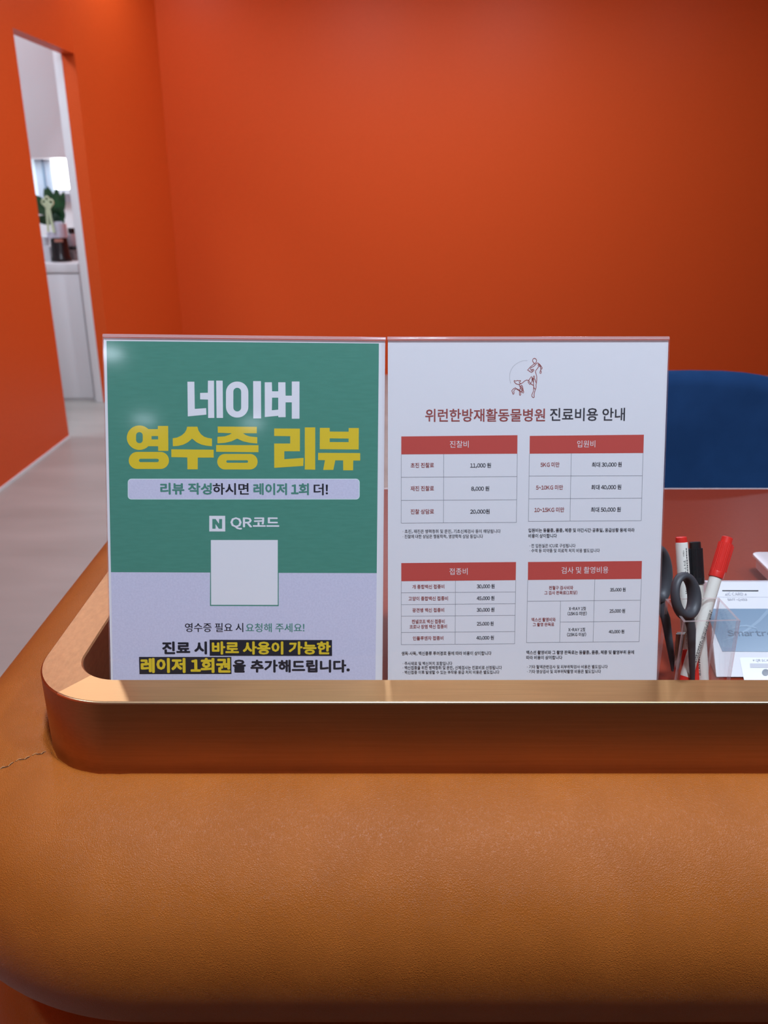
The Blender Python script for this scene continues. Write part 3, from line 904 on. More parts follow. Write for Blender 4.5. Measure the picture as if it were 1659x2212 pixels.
LOGO_STROKES = [[(111.21, 20.07), (110.32, 19.24), (109.67, 18.37), (109.72, 17.12), (110.26, 16.38), (111.02, 16.18), (111.91, 16.5), (112.5, 17.25), (112.62, 18.12), (112.33, 19.12), (111.47, 20.07), (110.72, 20.37), (107.98, 22.61), (106.99, 23.86), (105.87, 24.99), (107.14, 25.49), (108.04, 26.24), (108.93, 26.66), (109.81, 26.11), (110.8, 25.11), (110.41, 24.24), (109.15, 24.49), (108.53, 25.11), (109.17, 25.74), (109.79, 25.24), (109.41, 24.86)], [(108.52, 24.74), (108.13, 24.11), (108.24, 23.36), (109.37, 22.74), (110.62, 22.11), (111.86, 20.87), (113.1, 19.62), (113.73, 19.62), (115.15, 20.74), (116.44, 22.37), (117.02, 23.49), (116.61, 24.37), (115.96, 23.87), (115.55, 22.12), (114.13, 20.37), (113.83, 20.87), (114.02, 21.62), (114.79, 22.24), (115.55, 22.24), (115.9, 23.37), (115.86, 25.12), (116.31, 26.12), (116.28, 27.12), (115.78, 27.49), (115.27, 27.12), (115.45, 26.12), (115.81, 25.12)], [(114.29, 22.37), (113.18, 23.99), (112.07, 25.36), (112.02, 26.49), (112.63, 28.37), (113.04, 29.87), (113.04, 32.37), (112.87, 34.38), (112.53, 36.14), (112.68, 37.64), (112.45, 38.9), (111.97, 40.15), (111.44, 41.66), (111.22, 43.42), (111.43, 45.18), (110.93, 45.56), (110.16, 45.31), (109.56, 44.43), (109.54, 43.42), (110.1, 42.16), (110.71, 40.66), (110.86, 37.89), (110.74, 35.38), (110.58, 33.88), (110.8, 31.87), (111.55, 31.37), (112.03, 32.62), (112.49, 34.38)], [(110.9, 37.39), (111.44, 39.02), (112.32, 38.9)], [(107.02, 32.62), (108.0, 31.12), (108.99, 29.62), (109.47, 31.12), (109.43, 32.87), (108.94, 34.13), (107.96, 35.88), (107.18, 34.88), (106.48, 33.62), (107.02, 32.62), (107.67, 33.88), (108.45, 35.0), (109.48, 35.76), (110.63, 36.26)], [(109.67, 32.37), (110.15, 31.12), (110.38, 29.87), (111.0, 29.12), (111.4, 29.87), (111.16, 30.87), (110.54, 31.37), (109.92, 32.37), (110.46, 33.88)], [(109.51, 30.37), (110.06, 32.87), (110.59, 34.38)], [(106.89, 32.62), (105.24, 32.37), (103.73, 33.12), (102.61, 34.25), (101.48, 35.0), (100.47, 34.87), (99.75, 34.12), (100.45, 33.75), (100.89, 32.99), (100.68, 32.62), (99.55, 32.99), (98.28, 32.57), (97.15, 33.24), (96.12, 32.61), (95.88, 33.12), (96.4, 34.12), (97.43, 35.12), (98.71, 35.58), (99.97, 35.58), (101.48, 35.0)], [(99.77, 35.63), (100.12, 36.63), (100.72, 37.89), (100.42, 39.39), (100.12, 41.15), (100.23, 43.42), (100.62, 43.87), (101.07, 43.42), (101.1, 42.16), (100.7, 40.9), (100.29, 39.64)], [(100.76, 37.38), (101.0, 36.51), (101.63, 36.33), (102.28, 36.88), (102.68, 38.39), (102.96, 40.15), (103.37, 41.41), (103.0, 42.16), (102.23, 41.53), (100.82, 40.78), (99.29, 40.02), (98.0, 39.14), (97.02, 38.08), (95.47, 39.01), (94.27, 40.39), (94.88, 41.9), (95.33, 43.03), (95.83, 42.91), (96.02, 41.9), (95.8, 40.77), (96.49, 39.52), (97.62, 38.89), (99.15, 39.34), (100.18, 40.4)], [(101.14, 37.01), (102.18, 38.89), (102.6, 40.9)], [(100.9, 37.89), (101.56, 39.39), (101.97, 41.15)]]
LOGO_ARC = [[(93.37, 34.74), (92.83, 32.86), (92.47, 30.86), (92.52, 28.6), (92.86, 26.35), (93.72, 24.35), (94.95, 22.48), (96.44, 20.98), (98.07, 19.86), (99.95, 18.86), (101.7, 18.16), (103.72, 17.87), (106.0, 17.92)]]



load_glyphs(''.join(t[2] for t in PRINT) + '8 801067 353638 Monami Co.,Ltd. KOREA PERMANENT MARKER IC CARD SMT-Q453 QR SCAN Smartro')


def pose(rows):
    return Matrix([list(r) for r in rows] + [[0, 0, 0, 1]])


def holder(name, rows, height, label):
    """an L-shaped clear acrylic menu stand: two sheets joined by a fold along the top, and a foot behind"""
    mt = pose(rows)
    t = thing(name, label, 'sign holder', mtx=mt)
    w = 0.106
    h = height

    def sheet(y0, y1, z0, z1):
        m_ = MB()
        vs_ = [(x, y, z) for z in (z0, z1) for y in (y0, y1) for x in (-w, w)]
        m_.add(vs_, [(0, 1, 5, 4), (2, 6, 7, 3)], 'acrylic')
        m_.add(vs_, [(0, 2, 3, 1), (4, 5, 7, 6), (0, 4, 6, 2), (1, 3, 7, 5)], 'acrylic_edge')
        return m_
    sheet(0.0, 0.0012, 0.0, h - 0.0022).build('front_panel', t)
    sheet(0.0021, 0.0036, 0.003, h - 0.0022).build('back_panel', t)
    # the fold at the top
    arc0 = [(0.0018 - 0.0018 * math.cos(PI * k / 8), h - 0.0022 + 0.0022 * math.sin(PI * k / 8)) for k in range(9)]
    arc1 = [(0.0018 - 0.0007 * math.cos(PI * k / 8), h - 0.0022 + 0.0009 * math.sin(PI * k / 8)) for k in range(9)]
    ring = arc0 + arc1[::-1]
    MB().loops([[(x, y, z) for y, z in ring] for x in (-w, w)], 'acrylic_edge', True, True, True).build('top_fold', t, True, angle=50)
    # the foot lies flat on the worktop behind the sheets
    inv = mt.to_3x3().inverted()
    back = inv @ Vector((0, 1, 0))
    up = inv @ Vector((0, 0, 1))
    p0 = Vector((0, 0.0036, 0.0035))
    q = MB()
    c_ = []
    for dz in (0.0, 0.0018):
        for dy in (0.0, 0.07):
            for x in (-w, w):
                c_.append(p0 + Vector((x, 0, 0)) + back * dy + up * (dz + 0.0003))
    q.add(c_, [(0, 2, 3, 1), (4, 5, 7, 6), (0, 1, 5, 4), (2, 6, 7, 3), (0, 4, 6, 2), (1, 3, 7, 5)], 'acrylic_edge')
    q.build('foot', t)
    return t


class Sheet:
    """a printed sheet behind the front panel of a holder; u, v are millimetres from its top left corner"""

    def __init__(self, name, rows, height, label, cat):
        self.h = height
        self.t = thing(name, label, cat, mtx=pose(rows))
        s = MB().box(-0.1056, 0.1056, 0.00162, 0.00175, 0.004, height - 0.0028, 'paper')
        self.sheet = s.build('sheet', self.t)
        self.parts = {}

    def part(self, name):
        if name not in self.parts:
            self.parts[name] = Print()
        return self.parts[name]

    def at(self, u, v, lift):
        return Vector((-0.106 + u / 1000, 0.00162 - lift, self.h - v / 1000))

    def area(self, part, loops, mat, lift):
        vs_, fs_ = fill([[(u, -v) for u, v in lp] for lp in loops])
        self.part(part).add([self.at(p.x, -p.y, lift) for p in vs_], [self.wound(vs_, q) for q in fs_], mat)

    @staticmethod
    def wound(vs_, q):
        a, b_, c_ = vs_[q[0]], vs_[q[1]], vs_[q[2]]
        return q if (b_ - a).cross(c_ - a).z > 0 else tuple(reversed(q))

    def text(self, part, mat, s, u0, v0, u1, v1, hh, weight, lift):
        vs_, fs_ = fitted(s, weight)
        d = Vector((u1 - u0, v1 - v0))
        nrm = Vector((-d.y, d.x)).normalized()
        pts = []
        for p in vs_:
            q = Vector((u0, v0)) + d * p.x - nrm * (p.y * hh)
            pts.append(self.at(q.x, q.y, lift + 0.000007 * p.z))
        self.part(part).add(pts, [self.wound(vs_, q) for q in fs_], mat)

    def line(self, part, pts, width, mat, lift, closed=False):
        n = len(pts)
        pts = [Vector(p) for p in pts]
        left, right = [], []
        for i in range(n):
            t = (pts[min(i + 1, n - 1)] - pts[max(i - 1, 0)])
            if t.length < 1e-6:
                t = Vector((1, 0))
            t.normalize()
            nn = Vector((-t.y, t.x)) * width / 2
            left.append(pts[i] + nn)
            right.append(pts[i] - nn)
        vs_ = [self.at(p.x, p.y, lift) for p in left + right]
        self.part(part).add(vs_, [(i, i + 1, n + i + 1, n + i) for i in range(n - 1)], mat)

    def finish(self, labels):
        for k, mb_ in self.parts.items():
            o = mb_.build(k, self.t)
            if k in labels:
                o['label'] = labels[k]


holder('sign_holder', LEFT_POSE, 0.3106, 'clear acrylic stand holding the green poster, left of the two stands')
holder('sign_holder', RIGHT_POSE, 0.3098, 'clear acrylic stand holding the white price list, beside the pen cup')

# the green poster
S = Sheet('poster', LEFT_POSE, 0.3106, 'green and lilac poster with white and yellow headline in the left stand', 'poster')
S.area('printed_background', GREEN_FIELD, 'green', 0.00004)
S.area('printed_background', LILAC_FIELD, 'lilac', 0.00003)
S.area('white_square', WHITE_SQUARE, 'ink_w', 0.00008)
S.area('headline', HEADLINE_WHITE, 'ink_w', 0.00008)
S.area('headline', HEADLINE_YELLOW, 'ink_y', 0.00008)
S.area('banner', BANNER, 'ink_c', 0.00007)
S.area('banner', BANNER_FILL, 'lilac', 0.00009)
S.area('review_mark', N_MARK, 'ink_w', 0.00008)
for bar in BLACK_BARS:
    S.area('caption', [bar], 'ink_k', 0.00007)
for part, m, s, u0, v0, u1, v1, hh, wgt in PRINT:
    if part in ('banner', 'review_mark', 'caption'):
        S.text(part, 'ink_' + m, s, u0, v0, u1, v1, hh, wgt, 0.00013)
S.finish({'headline': 'white and yellow headline lettering', 'banner': 'pale rounded banner with green and black words',
          'printed_background': 'green field above lilac textured field', 'white_square': 'blank white square in a green frame',
          'review_mark': 'white letter N in a box beside white words', 'caption': 'black and yellow lettering'})

# the price list
S = Sheet('price_list', RIGHT_POSE, 0.3098, 'white price list with four red-headed tables in the right stand', 'price list')
for part, m, s, u0, v0, u1, v1, hh, wgt in PRINT:
    if part in ('banner', 'review_mark', 'caption'):
        continue
    S.text(part, 'ink_' + m, s, u0, v0, u1, v1, hh, wgt, 0.00012)
for part, pts in BARS:
    S.area(part, [pts], 'bar_red', 0.00006)
for part, u0, v0, u1, v1 in RULES:
    S.line(part, [(u0, v0), (u1, v1)], 0.30, 'ink_line', 0.00007)
for lp in LOGO_STROKES:
    S.line('logo', lp, 0.50, 'ink_r', 0.00008)
arc_ = [Vector(p) for p in LOGO_ARC[0]]
for i in range(len(arc_) - 1):
    for k in range(3):
        a = arc_[i].lerp(arc_[i + 1], k / 3 + 0.05)
        c_ = arc_[i].lerp(arc_[i + 1], k / 3 + 0.17)
        S.line('logo', [tuple(a), tuple(c_)], 0.38, 'ink_line', 0.00008)
S.finish({'logo': 'red line drawing of a person and a dog', 'title': 'red and dark grey title line'})

# ------------------------------------------------------------------ pen cup
ZRIM = 1.0137
cupc = [(0.2349, 0.5850), (0.2793, 0.5872), (0.2765, 0.6262), (0.2310, 0.6250)]
cx_ = sum(p[0] for p in cupc) / 4
cy_ = sum(p[1] for p in cupc) / 4
CUPROT = R(3.0)
HW, HD = 0.0226, 0.0200
cup = thing('pen_cup', 'square clear acrylic pen cup holding markers and scissors on the worktop', 'pen cup', (cx_, cy_, DESK + 0.0004), CUPROT)
CH = ZRIM - DESK
T_ = 0.0022


def wall(x0, x1, y0, y1, z0, z1, big):
    m_ = MB()
    vs_ = [(x, y, z) for z in (z0, z1) for y in (y0, y1) for x in (x0, x1)]
    fs_ = {'z0': (0, 2, 3, 1), 'z1': (4, 5, 7, 6), 'y0': (0, 1, 5, 4), 'y1': (2, 6, 7, 3), 'x0': (0, 4, 6, 2), 'x1': (1, 3, 7, 5)}
    for k, q in fs_.items():
        m_.add(vs_, [q], 'acrylic' if k[0] == big else 'acrylic_edge')
    return m_


wall(-HW, HW, -HD, -HD + T_, 0, CH, 'y').build('side_panel', cup)
wall(-HW, HW, HD - T_, HD, 0, CH, 'y').build('side_panel', cup)
wall(-HW, -HW + T_, -HD + T_, HD - T_, 0, CH, 'x').build('side_panel', cup)
wall(HW - T_, HW, -HD + T_, HD - T_, 0, CH, 'x').build('side_panel', cup)
wall(-HW + T_, HW - T_, -HD + T_, HD - T_, 0, T_, 'z').build('bottom', cup)


def along(p0, p1, spin=0.0):
    """frame whose z axis runs from p0 to p1 and whose -y faces the front of the counter"""
    p0, p1 = Vector(p0), Vector(p1)
    z = (p1 - p0).normalized()
    y = Vector((0, 1, 0))
    x = y.cross(z).normalized()
    y = z.cross(x)
    m_ = Matrix((x, y, z)).transposed().to_4x4()
    return Matrix.Translation(p0) @ m_ @ Matrix.Rotation(spin, 4, 'Z')


def barrel_text(mb, s, z0, z1, ang, r, hh, weight=0.0, up=True):
    """words wrapped round a barrel, running along it"""
    vs_, fs_ = fitted(s, weight)
    out = []
    for p in vs_:
        z = z0 + (z1 - z0) * (p.x if up else 1 - p.x)
        a = ang + (-p.y if up else p.y) * hh / r
        rr = r + 0.00001 * p.z
        out.append((rr * math.cos(a), rr * math.sin(a), z))
    mb.add(out, fs_, 'marker_print')


def scribble(mb, z0, z1, ang, r, hh):
    """a row of printing too small to read"""
    z = z0
    while z < z1:
        L_ = random.uniform(0.0007, 0.0019)
        a0, a1 = ang - hh / r / 2, ang + hh / r / 2
        a0 += random.uniform(0, 0.25) * hh / r
        vs_ = [(r * math.cos(a), r * math.sin(a), zz) for zz in (z, z + L_) for a in (a0, (a0 + a1) / 2, a1)]
        mb.add(vs_, [(0, 1, 4, 3), (1, 2, 5, 4)], 'marker_print')
        z += L_ + random.uniform(0.0004, 0.0007)


def ribbed(mb, z0, z1, r, mat, n=26, taper=0.0):
    lps = []
    for z, rr in ((z0, r), (z1, r - taper)):
        ring = []
        for i in range(n * 4):
            a = 2 * PI * i / (n * 4)
            k = rr - (0.00022 if i % 4 in (0, 1) else 0)
            ring.append((k * math.cos(a), k * math.sin(a), z))
        lps.append(ring)
    mb.loops(lps, mat, True, True, True)


def marker(label, frame, length, cap_at_top, cap_mat, prints):
    """felt marker: ivory barrel, ribbed cap on one end, plug on the other"""
    t = thing('marker', label, 'marker', mtx=frame, group='markers in the pen cup')
    rb = 0.0051
    capl = 0.036
    fl_ = (lambda z: z) if cap_at_top else (lambda z: length - z)

    def lath(mb_, prof_, mat_):
        pr = [(r_, fl_(z_)) for r_, z_ in prof_]
        mb_.lathe(pr, mat_, 36)
    m1 = MB()
    lath(m1, [(rb - 0.0003, 0.0045), (rb, 0.006), (rb, length - capl + 0.003), (rb - 0.0008, length - capl + 0.004)], 'ivory_plastic')
    br = m1.build('barrel', t, True)
    pr_ = Print()
    for fn in prints:
        fn(pr_, rb + 0.00008)
    pr_.build('barrel_print', br)
    m2 = MB()
    lath(m2, [(rb - 0.0012, 0.0), (rb - 0.0006, 0.0004), (rb - 0.0003, 0.0045)], cap_mat)
    m2.build('end_plug', t, True)
    m3 = MB()
    rc = rb + 0.0009
    lath(m3, [(rb, length - capl), (rc, length - capl + 0.0006), (rc + 0.0001, length - capl + 0.005), (rc, length - capl + 0.0055)], cap_mat)
    lath(m3, [(rc - 0.0012, length - 0.0056), (rc - 0.0014, length - 0.0005), (rc - 0.002, length)], cap_mat)
    zs = sorted((fl_(length - capl + 0.0055), fl_(length - 0.0055)))
    ribbed(m3, zs[0], zs[1], rc, cap_mat)
    m3.build('cap', t, True, angle=28)
    m4 = MB()
    zc = sorted((fl_(length - 0.029), fl_(length - 0.0056)))
    m4.box(rc - 0.0008, rc + 0.0016, -0.0012, 0.0012, zc[0], zc[1], cap_mat)
    m4.build('pocket_clip', t, False, bevel=0.0005)
    return t


FRONT = -PI / 2
def barcode(mb, r, z0, n, a0, a1, pitch=0.0011):
    for k in range(n):
        zz = (z0 + k * pitch, z0 + k * pitch + pitch * (0.35 + 0.2 * (k * 7 % 3)))
        mb.add([(r * math.cos(a), r * math.sin(a), z) for z in zz for a in (a0, (a0 + a1) / 2, a1)], [(0, 1, 4, 3), (1, 2, 5, 4)], 'marker_print')


marker('red-capped marker leaning right, its ribbed red cap up', along((0.2478, 0.6000, 0.9500), (0.2886, 0.6550, 1.0566)), 0.1265, True, 'red_plastic', [
    lambda m_, r: barrel_text(m_, '8 801067 353638', 0.038, 0.063, FRONT + 0.17, r, 0.0019, 0.0, False),
    lambda m_, r: barcode(m_, r, 0.037, 23, FRONT + 0.42, FRONT + 0.95),
    lambda m_, r: scribble(m_, 0.009, 0.036, FRONT + 0.05, r, 0.0010),
    lambda m_, r: scribble(m_, 0.018, 0.036, FRONT + 0.32, r, 0.0009),
    lambda m_, r: scribble(m_, 0.022, 0.036, FRONT + 0.56, r, 0.0008)])
marker('upturned marker with a red end plug at its top, beside the scissors', along((0.2600, 0.6150, 0.9330), (0.2494, 0.6550, 1.0572), 0), 0.1305, False, 'red_plastic', [
    lambda m_, r: barrel_text(m_, 'Monami Co.,Ltd.', 0.083, 0.1115, FRONT + 0.0, r, 0.0019, 0.01, True),
    lambda m_, r: barrel_text(m_, 'KOREA', 0.1145, 0.1195, FRONT - 0.08, r, 0.0011, 0.0, True),
    lambda m_, r: scribble(m_, 0.070, 0.121, FRONT + 0.42, r, 0.0012),
    lambda m_, r: barcode(m_, r, 0.038, 12, FRONT - 0.5, FRONT + 0.5)])
marker('black-capped marker standing between the two red markers', along((0.2712, 0.6170, 0.9330), (0.2636, 0.6600, 1.0503), R(200)), 0.125, True, 'black_plastic', [
    lambda m_, r: barrel_text(m_, 'PERMANENT MARKER', 0.012, 0.052, FRONT - 0.75 - R(200), r, 0.0022, 0.015, False)])

# ------------------------------------------------------------------ scissors in the cup
sc_t = thing('scissors', 'scissors with dark grey oval handles standing blades down in the pen cup', 'scissors', (0.2430, 0.6110, DESK + 0.003))


def loop(name, c, a, b_, axis_u, axis_v, r):
    u, v = Vector(axis_u).normalized(), Vector(axis_v).normalized()
    pts = []
    for k in range(40):
        t = 2 * PI * k / 40
        pts.append(Vector(c) + a * math.cos(t) * u + b_ * math.sin(t) * v)
    rr = [r * (1 + 0.22 * math.cos(2 * PI * k / 40 - 2.2)) for k in range(40)]
    return pts, rr


def ring_mesh(mb, pts, rr, mat, width_dir, wide=1.35):
    n = len(pts)
    rings = []
    wd = Vector(width_dir).normalized()
    for i in range(n):
        t = (pts[(i + 1) % n] - pts[i - 1]).normalized()
        a = wd
        c_ = t.cross(a).normalized()
        rings.append([pts[i] + rr[i] * (wide * math.cos(2 * PI * k / 14) * a + math.sin(2 * PI * k / 14) * c_) for k in range(14)])
    rings.append(rings[0])
    mb.loops(rings, mat, True)


base = Vector((0.2430, 0.6110, DESK + 0.003))
up1 = (-0.22, 0.30, 1.0)
side1 = (0.80, 0.60, 0.05)
h1 = MB()
c1_ = Vector((0.2402, 0.6060, 1.0262)) - base
p_, r_ = loop('handle', c1_, 0.0158, 0.0118, up1, side1, 0.0037)
nrm1 = Vector(up1).cross(Vector(side1))
ring_mesh(h1, p_, r_, 'scissor_grip', nrm1)
h1.tube([c1_ - 0.0160 * Vector(up1).normalized(), c1_ - 0.028 * Vector(up1).normalized() + Vector((0.0005, 0.001, 0)), c1_ - 0.075 * Vector(up1).normalized() + Vector((-0.004, 0.010, 0))], [0.0042, 0.0036, 0.0020], 'scissor_grip', 12)
h1.build('handle', sc_t, True)
h2 = MB()
c2_ = Vector((0.2262, 0.6345, 1.0320)) - base
p_, r_ = loop('handle', c2_, 0.0215, 0.0118, (-0.12, 0.15, 1.0), (0.75, 0.66, 0.0), 0.0040)
ring_mesh(h2, p_, r_, 'scissor_grip', Vector((-0.12, 0.15, 1.0)).cross(Vector((0.75, 0.66, 0.0))))
h2.tube([c2_ + Vector((0.0015, -0.003, -0.0195)), c2_ + Vector((0.0080, -0.010, -0.036)), c2_ + Vector((0.0170, -0.020, -0.080))], [0.0042, 0.0038, 0.0020], 'scissor_grip', 12)
h2.build('handle', sc_t, True)
for dx, dy in ((0.0, 0.0), (0.0015, 0.0022)):
    bl = MB()
    bl.loops([[(dx - 0.0035, dy - 0.0006, 0.060), (dx + 0.0035, dy - 0.0006, 0.060), (dx + 0.0035, dy + 0.0006, 0.060), (dx - 0.0035, dy + 0.0006, 0.060)],
              [(dx + 0.0005, dy - 0.0004, 0.001), (dx + 0.0015, dy - 0.0004, 0.001), (dx + 0.0015, dy + 0.0004, 0.001), (dx + 0.0005, dy + 0.0004, 0.001)]], 'steel', True, True, True)
    bl.build('blade', sc_t)

# ------------------------------------------------------------------ card reader
# a wedge: low at the front, higher at the back, its sloping face carries the card slot and the scanner
RD = thing('card_reader', 'white payment reader with a slate blue panel, right of the pen cup', 'card reader', (0.36, 0.66, DESK))
F0 = Vector((0.2933, 0.6450, 0.9285))      # front left of the sloping face
F1 = Vector((0.3047, 0.7200, 0.9835))      # back left
WR = 0.145
vdir = (Vector((0, F1.y - F0.y, F1.z - F0.z))).normalized()
ndir = Vector((0, -vdir.z, vdir.y))
Lf = Vector((0, F1.y - F0.y, F1.z - F0.z)).length


def left_x(t):
    return F0.x + (F1.x - F0.x) * t


def fp(x, t, lift=0.0):
    """point on the sloping face: x across, t from front 0 to back 1"""
    return Vector((x, F0.y, F0.z)) + vdir * (Lf * t) + ndir * lift - Vector((0.36, 0.66, DESK))


bd = MB()
rgt = F0.x + WR
base_z = DESK + 0.001
o_ = Vector((0.36, 0.66, DESK))
sect = []
for x0, flip in ((None, 0), (rgt, 1)):
    xa = F0.x if x0 is None else x0
    xb = F1.x if x0 is None else x0 - 0.012
    sect.append([Vector((xa, F0.y, F0.z)) - o_, Vector((xb, F1.y, F1.z)) - o_, Vector((xb, F1.y + 0.012, F1.z - 0.004)) - o_,
                 Vector((xb - 0.0, F1.y + 0.014, base_z)) - o_, Vector((xa, F0.y - 0.001, base_z)) - o_, Vector((xa, F0.y - 0.001, F0.z - 0.0006)) - o_])
bd.loops(sect, 'white_plastic', True, True, True)
bd.build('body', RD, False, bevel=0.002)


def face_quad(mb, pts, mat, lift):
    vs_ = [fp(x, t, lift) for x, t in pts]
    mb.add(vs_, [tuple(range(len(vs_)))], mat)


def face_text(mb, s, x0, x1, t0, t1, mat, weight, lift):
    vs_, fs_ = fitted(s, weight)
    pts = [fp(x0 + (x1 - x0) * p.x, t0 + (t1 - t0) * (p.y + 0.5), lift + 0.00001 * p.z) for p in vs_]
    mb.add(pts, [Sheet.wound(vs_, q) for q in fs_], mat)


pn = Print()
face_quad(pn, [(0.30358, 0.2429), (0.36009, 0.2375), (0.37114, 0.6994), (0.29955, 0.6994), (0.29777, 0.607)], 'slate_glass', 0.0003)
face_quad(pn, [(0.31212, 0.4689), (0.31819, 0.4972), (0.32555, 0.5198), (0.33114, 0.5239), (0.33573, 0.5133), (0.33881, 0.4972), (0.34039, 0.4754), (0.33463, 0.4947), (0.33069, 0.5028), (0.32587, 0.5028), (0.31938, 0.4883)], 'slate_swoosh', 0.0005)
face_quad(pn, [(0.30286, 0.3491), (0.31542, 0.3968), (0.33013, 0.477), (0.34346, 0.5825), (0.35439, 0.6977), (0.37114, 0.6994), (0.37031, 0.6646), (0.35484, 0.6564), (0.3443, 0.558), (0.33029, 0.4529), (0.31578, 0.3809)], 'slate_swoosh', 0.0004)
pn.build('display_panel', RD)['label'] = 'slate blue glossy panel'
pn = Print()
face_quad(pn, [(0.31659, 0.8951), (0.3504, 0.8934), (0.35067, 0.9053), (0.31681, 0.9061)], 'black_gap', 0.0003)
face_quad(pn, [(0.30401, 0.8282), (0.37418, 0.8265), (0.37428, 0.8307), (0.30409, 0.8324)], 'grey_strip', 0.0002)
pn.build('card_slot', RD)
pn = Print()
face_quad(pn, [(0.3168, -0.0482), (0.35325, -0.0482), (0.35864, 0.1768), (0.31868, 0.1807), (0.31756, 0.1691)], 'reader_inset', 0.0002)
face_quad(pn, [(0.32493, 0.0753), (0.35615, 0.073), (0.3572, 0.1166), (0.32563, 0.1197)], 'grey_strip', 0.0004)
face_quad(pn, [(0.3406, 0.0273), (0.34069, 0.0378), (0.34045, 0.0474), (0.33992, 0.055), (0.33914, 0.0598), (0.33818, 0.0615), (0.33716, 0.0598), (0.33615, 0.055), (0.33527, 0.0474), (0.3346, 0.0378), (0.33421, 0.0273), (0.33413, 0.0167), (0.33437, 0.0072), (0.3349, -0.0003), (0.33568, -0.0051), (0.33663, -0.0068), (0.33766, -0.0051), (0.33866, -0.0003), (0.33953, 0.0072), (0.34021, 0.0167)], 'lens', 0.0005)
pn.build('scanner_window', RD)
pn = Print()
face_quad(pn, [(0.31811, 0.8484), (0.32022, 0.8484), (0.31963, 0.8713)], 'device_text', 0.0003)
face_quad(pn, [(0.33643, 0.8501), (0.33875, 0.8501), (0.3381, 0.8738)], 'device_text', 0.0003)
face_text(pn, 'IC CARD', 0.32068, 0.33544, 0.8467, 0.8781, 'device_text', -0.008, 0.0005)
face_text(pn, 'SMT-Q453', 0.31944, 0.33778, 0.7828, 0.8122, 'device_text', -0.008, 0.0005)
pn.build('slot_words', RD)
pn = Print()
face_quad(pn, [(0.32874, 0.1575), (0.32932, 0.1382), (0.33076, 0.1575)], 'device_text', 0.0003)
face_text(pn, 'QR SCAN', 0.33144, 0.34485, 0.1336, 0.1613, 'device_text', -0.008, 0.0005)
pn.build('scanner_words', RD)
pn = Print()
face_text(pn, 'Smartro', 0.31212, 0.35345, 0.4024, 0.4657, 'logo_grey', 0.02, 0.0005)
pn.build('logo_lettering', RD)


# ------------------------------------------------------------------ white tray behind the reader
tray = thing('plastic_tray', 'white plastic tray with a rounded rim behind the payment reader, cut by the frame', 'tray', (0.409 + 0.09, 0.864 - 0.05, DESK + 0.0004))
tw, td = 0.18, 0.10
m_ = MB()
rim0 = [(x, y, 0.0225) for x, y in rounded_rect(-tw / 2, tw / 2, -td / 2, td / 2, 0.008)]
rim1 = [(x, y, 0.0248) for x, y in rounded_rect(-tw / 2 - 0.0, tw / 2, -td / 2, td / 2, 0.008)]
rim2 = [(x, y, 0.0258) for x, y in rounded_rect(-tw / 2 + 0.002, tw / 2 - 0.002, -td / 2 + 0.002, td / 2 - 0.002, 0.007)]
low = [(x, y, 0.0100) for x, y in rounded_rect(-tw / 2 + 0.004, tw / 2 - 0.004, -td / 2 + 0.004, td / 2 - 0.004, 0.008)]
low2 = [(x, y, 0.0070) for x, y in rounded_rect(-tw / 2 + 0.010, tw / 2 - 0.010, -td / 2 + 0.010, td / 2 - 0.010, 0.008)]
und = [(x, y, 0.0225) for x, y in rounded_rect(-tw / 2 + 0.0025, tw / 2 - 0.0025, -td / 2 + 0.0025, td / 2 - 0.0025, 0.008)]
m_.loops([low2, low, und, rim0, rim1, rim2], 'tray_white', True, True, True)
m_.build('body', tray, True, angle=40)
ft = MB()
ft.box(-tw / 2 + 0.02, tw / 2 - 0.02, -td / 2 + 0.016, td / 2 - 0.016, 0.0, 0.009, 'black_plastic')
ft.build('foot', tray, False, bevel=0.002)

# ------------------------------------------------------------------ unseen dark mat, added to cut floor bounce onto leather and rail
mt_ = MB().box(-1.0, 1.4, -1.6, 0.36, 0.0005, 0.009, 'mat').build('shade_mat', None, bevel=0.003)
tag(mt_, 'unseen charcoal mat added in front of the counter to darken leather and rail', 'mat')

# ------------------------------------------------------------------ navy chair behind the counter
ch = thing('upholstered_chair', 'navy blue velvet chair behind the counter', 'chair', (0.497, 1.42, 0), 0)


def pad(mb, wid, hgt, dep, mat, mtx, power=4.5, n=72, sag=0.0):
    """a stuffed pad: rounded outline, edges rolled over"""
    def outline(s):
        out = []
        for k in range(n):
            a = 2 * PI * k / n
            c_, s_ = math.cos(a), math.sin(a)
            x = wid / 2 * math.copysign(abs(c_) ** (2 / power), c_)
            z = hgt / 2 * math.copysign(abs(s_) ** (2 / power), s_)
            out.append((x, z))
        return [(x * s if abs(x) < 1e-9 else math.copysign(max(abs(x) - (1 - s), 0.0), x), math.copysign(max(abs(z) - (1 - s), 0.0), z)) for x, z in out]
    lps = []
    for k in range(13):
        a = PI * k / 12
        ins = (dep / 2) * (1 - math.sin(a))
        y = -dep / 2 * math.cos(a)
        lps.append([(x, y, z) for x, z in outline(1 - ins)])
    mb.loops(lps, mat, True, True, True, mtx)


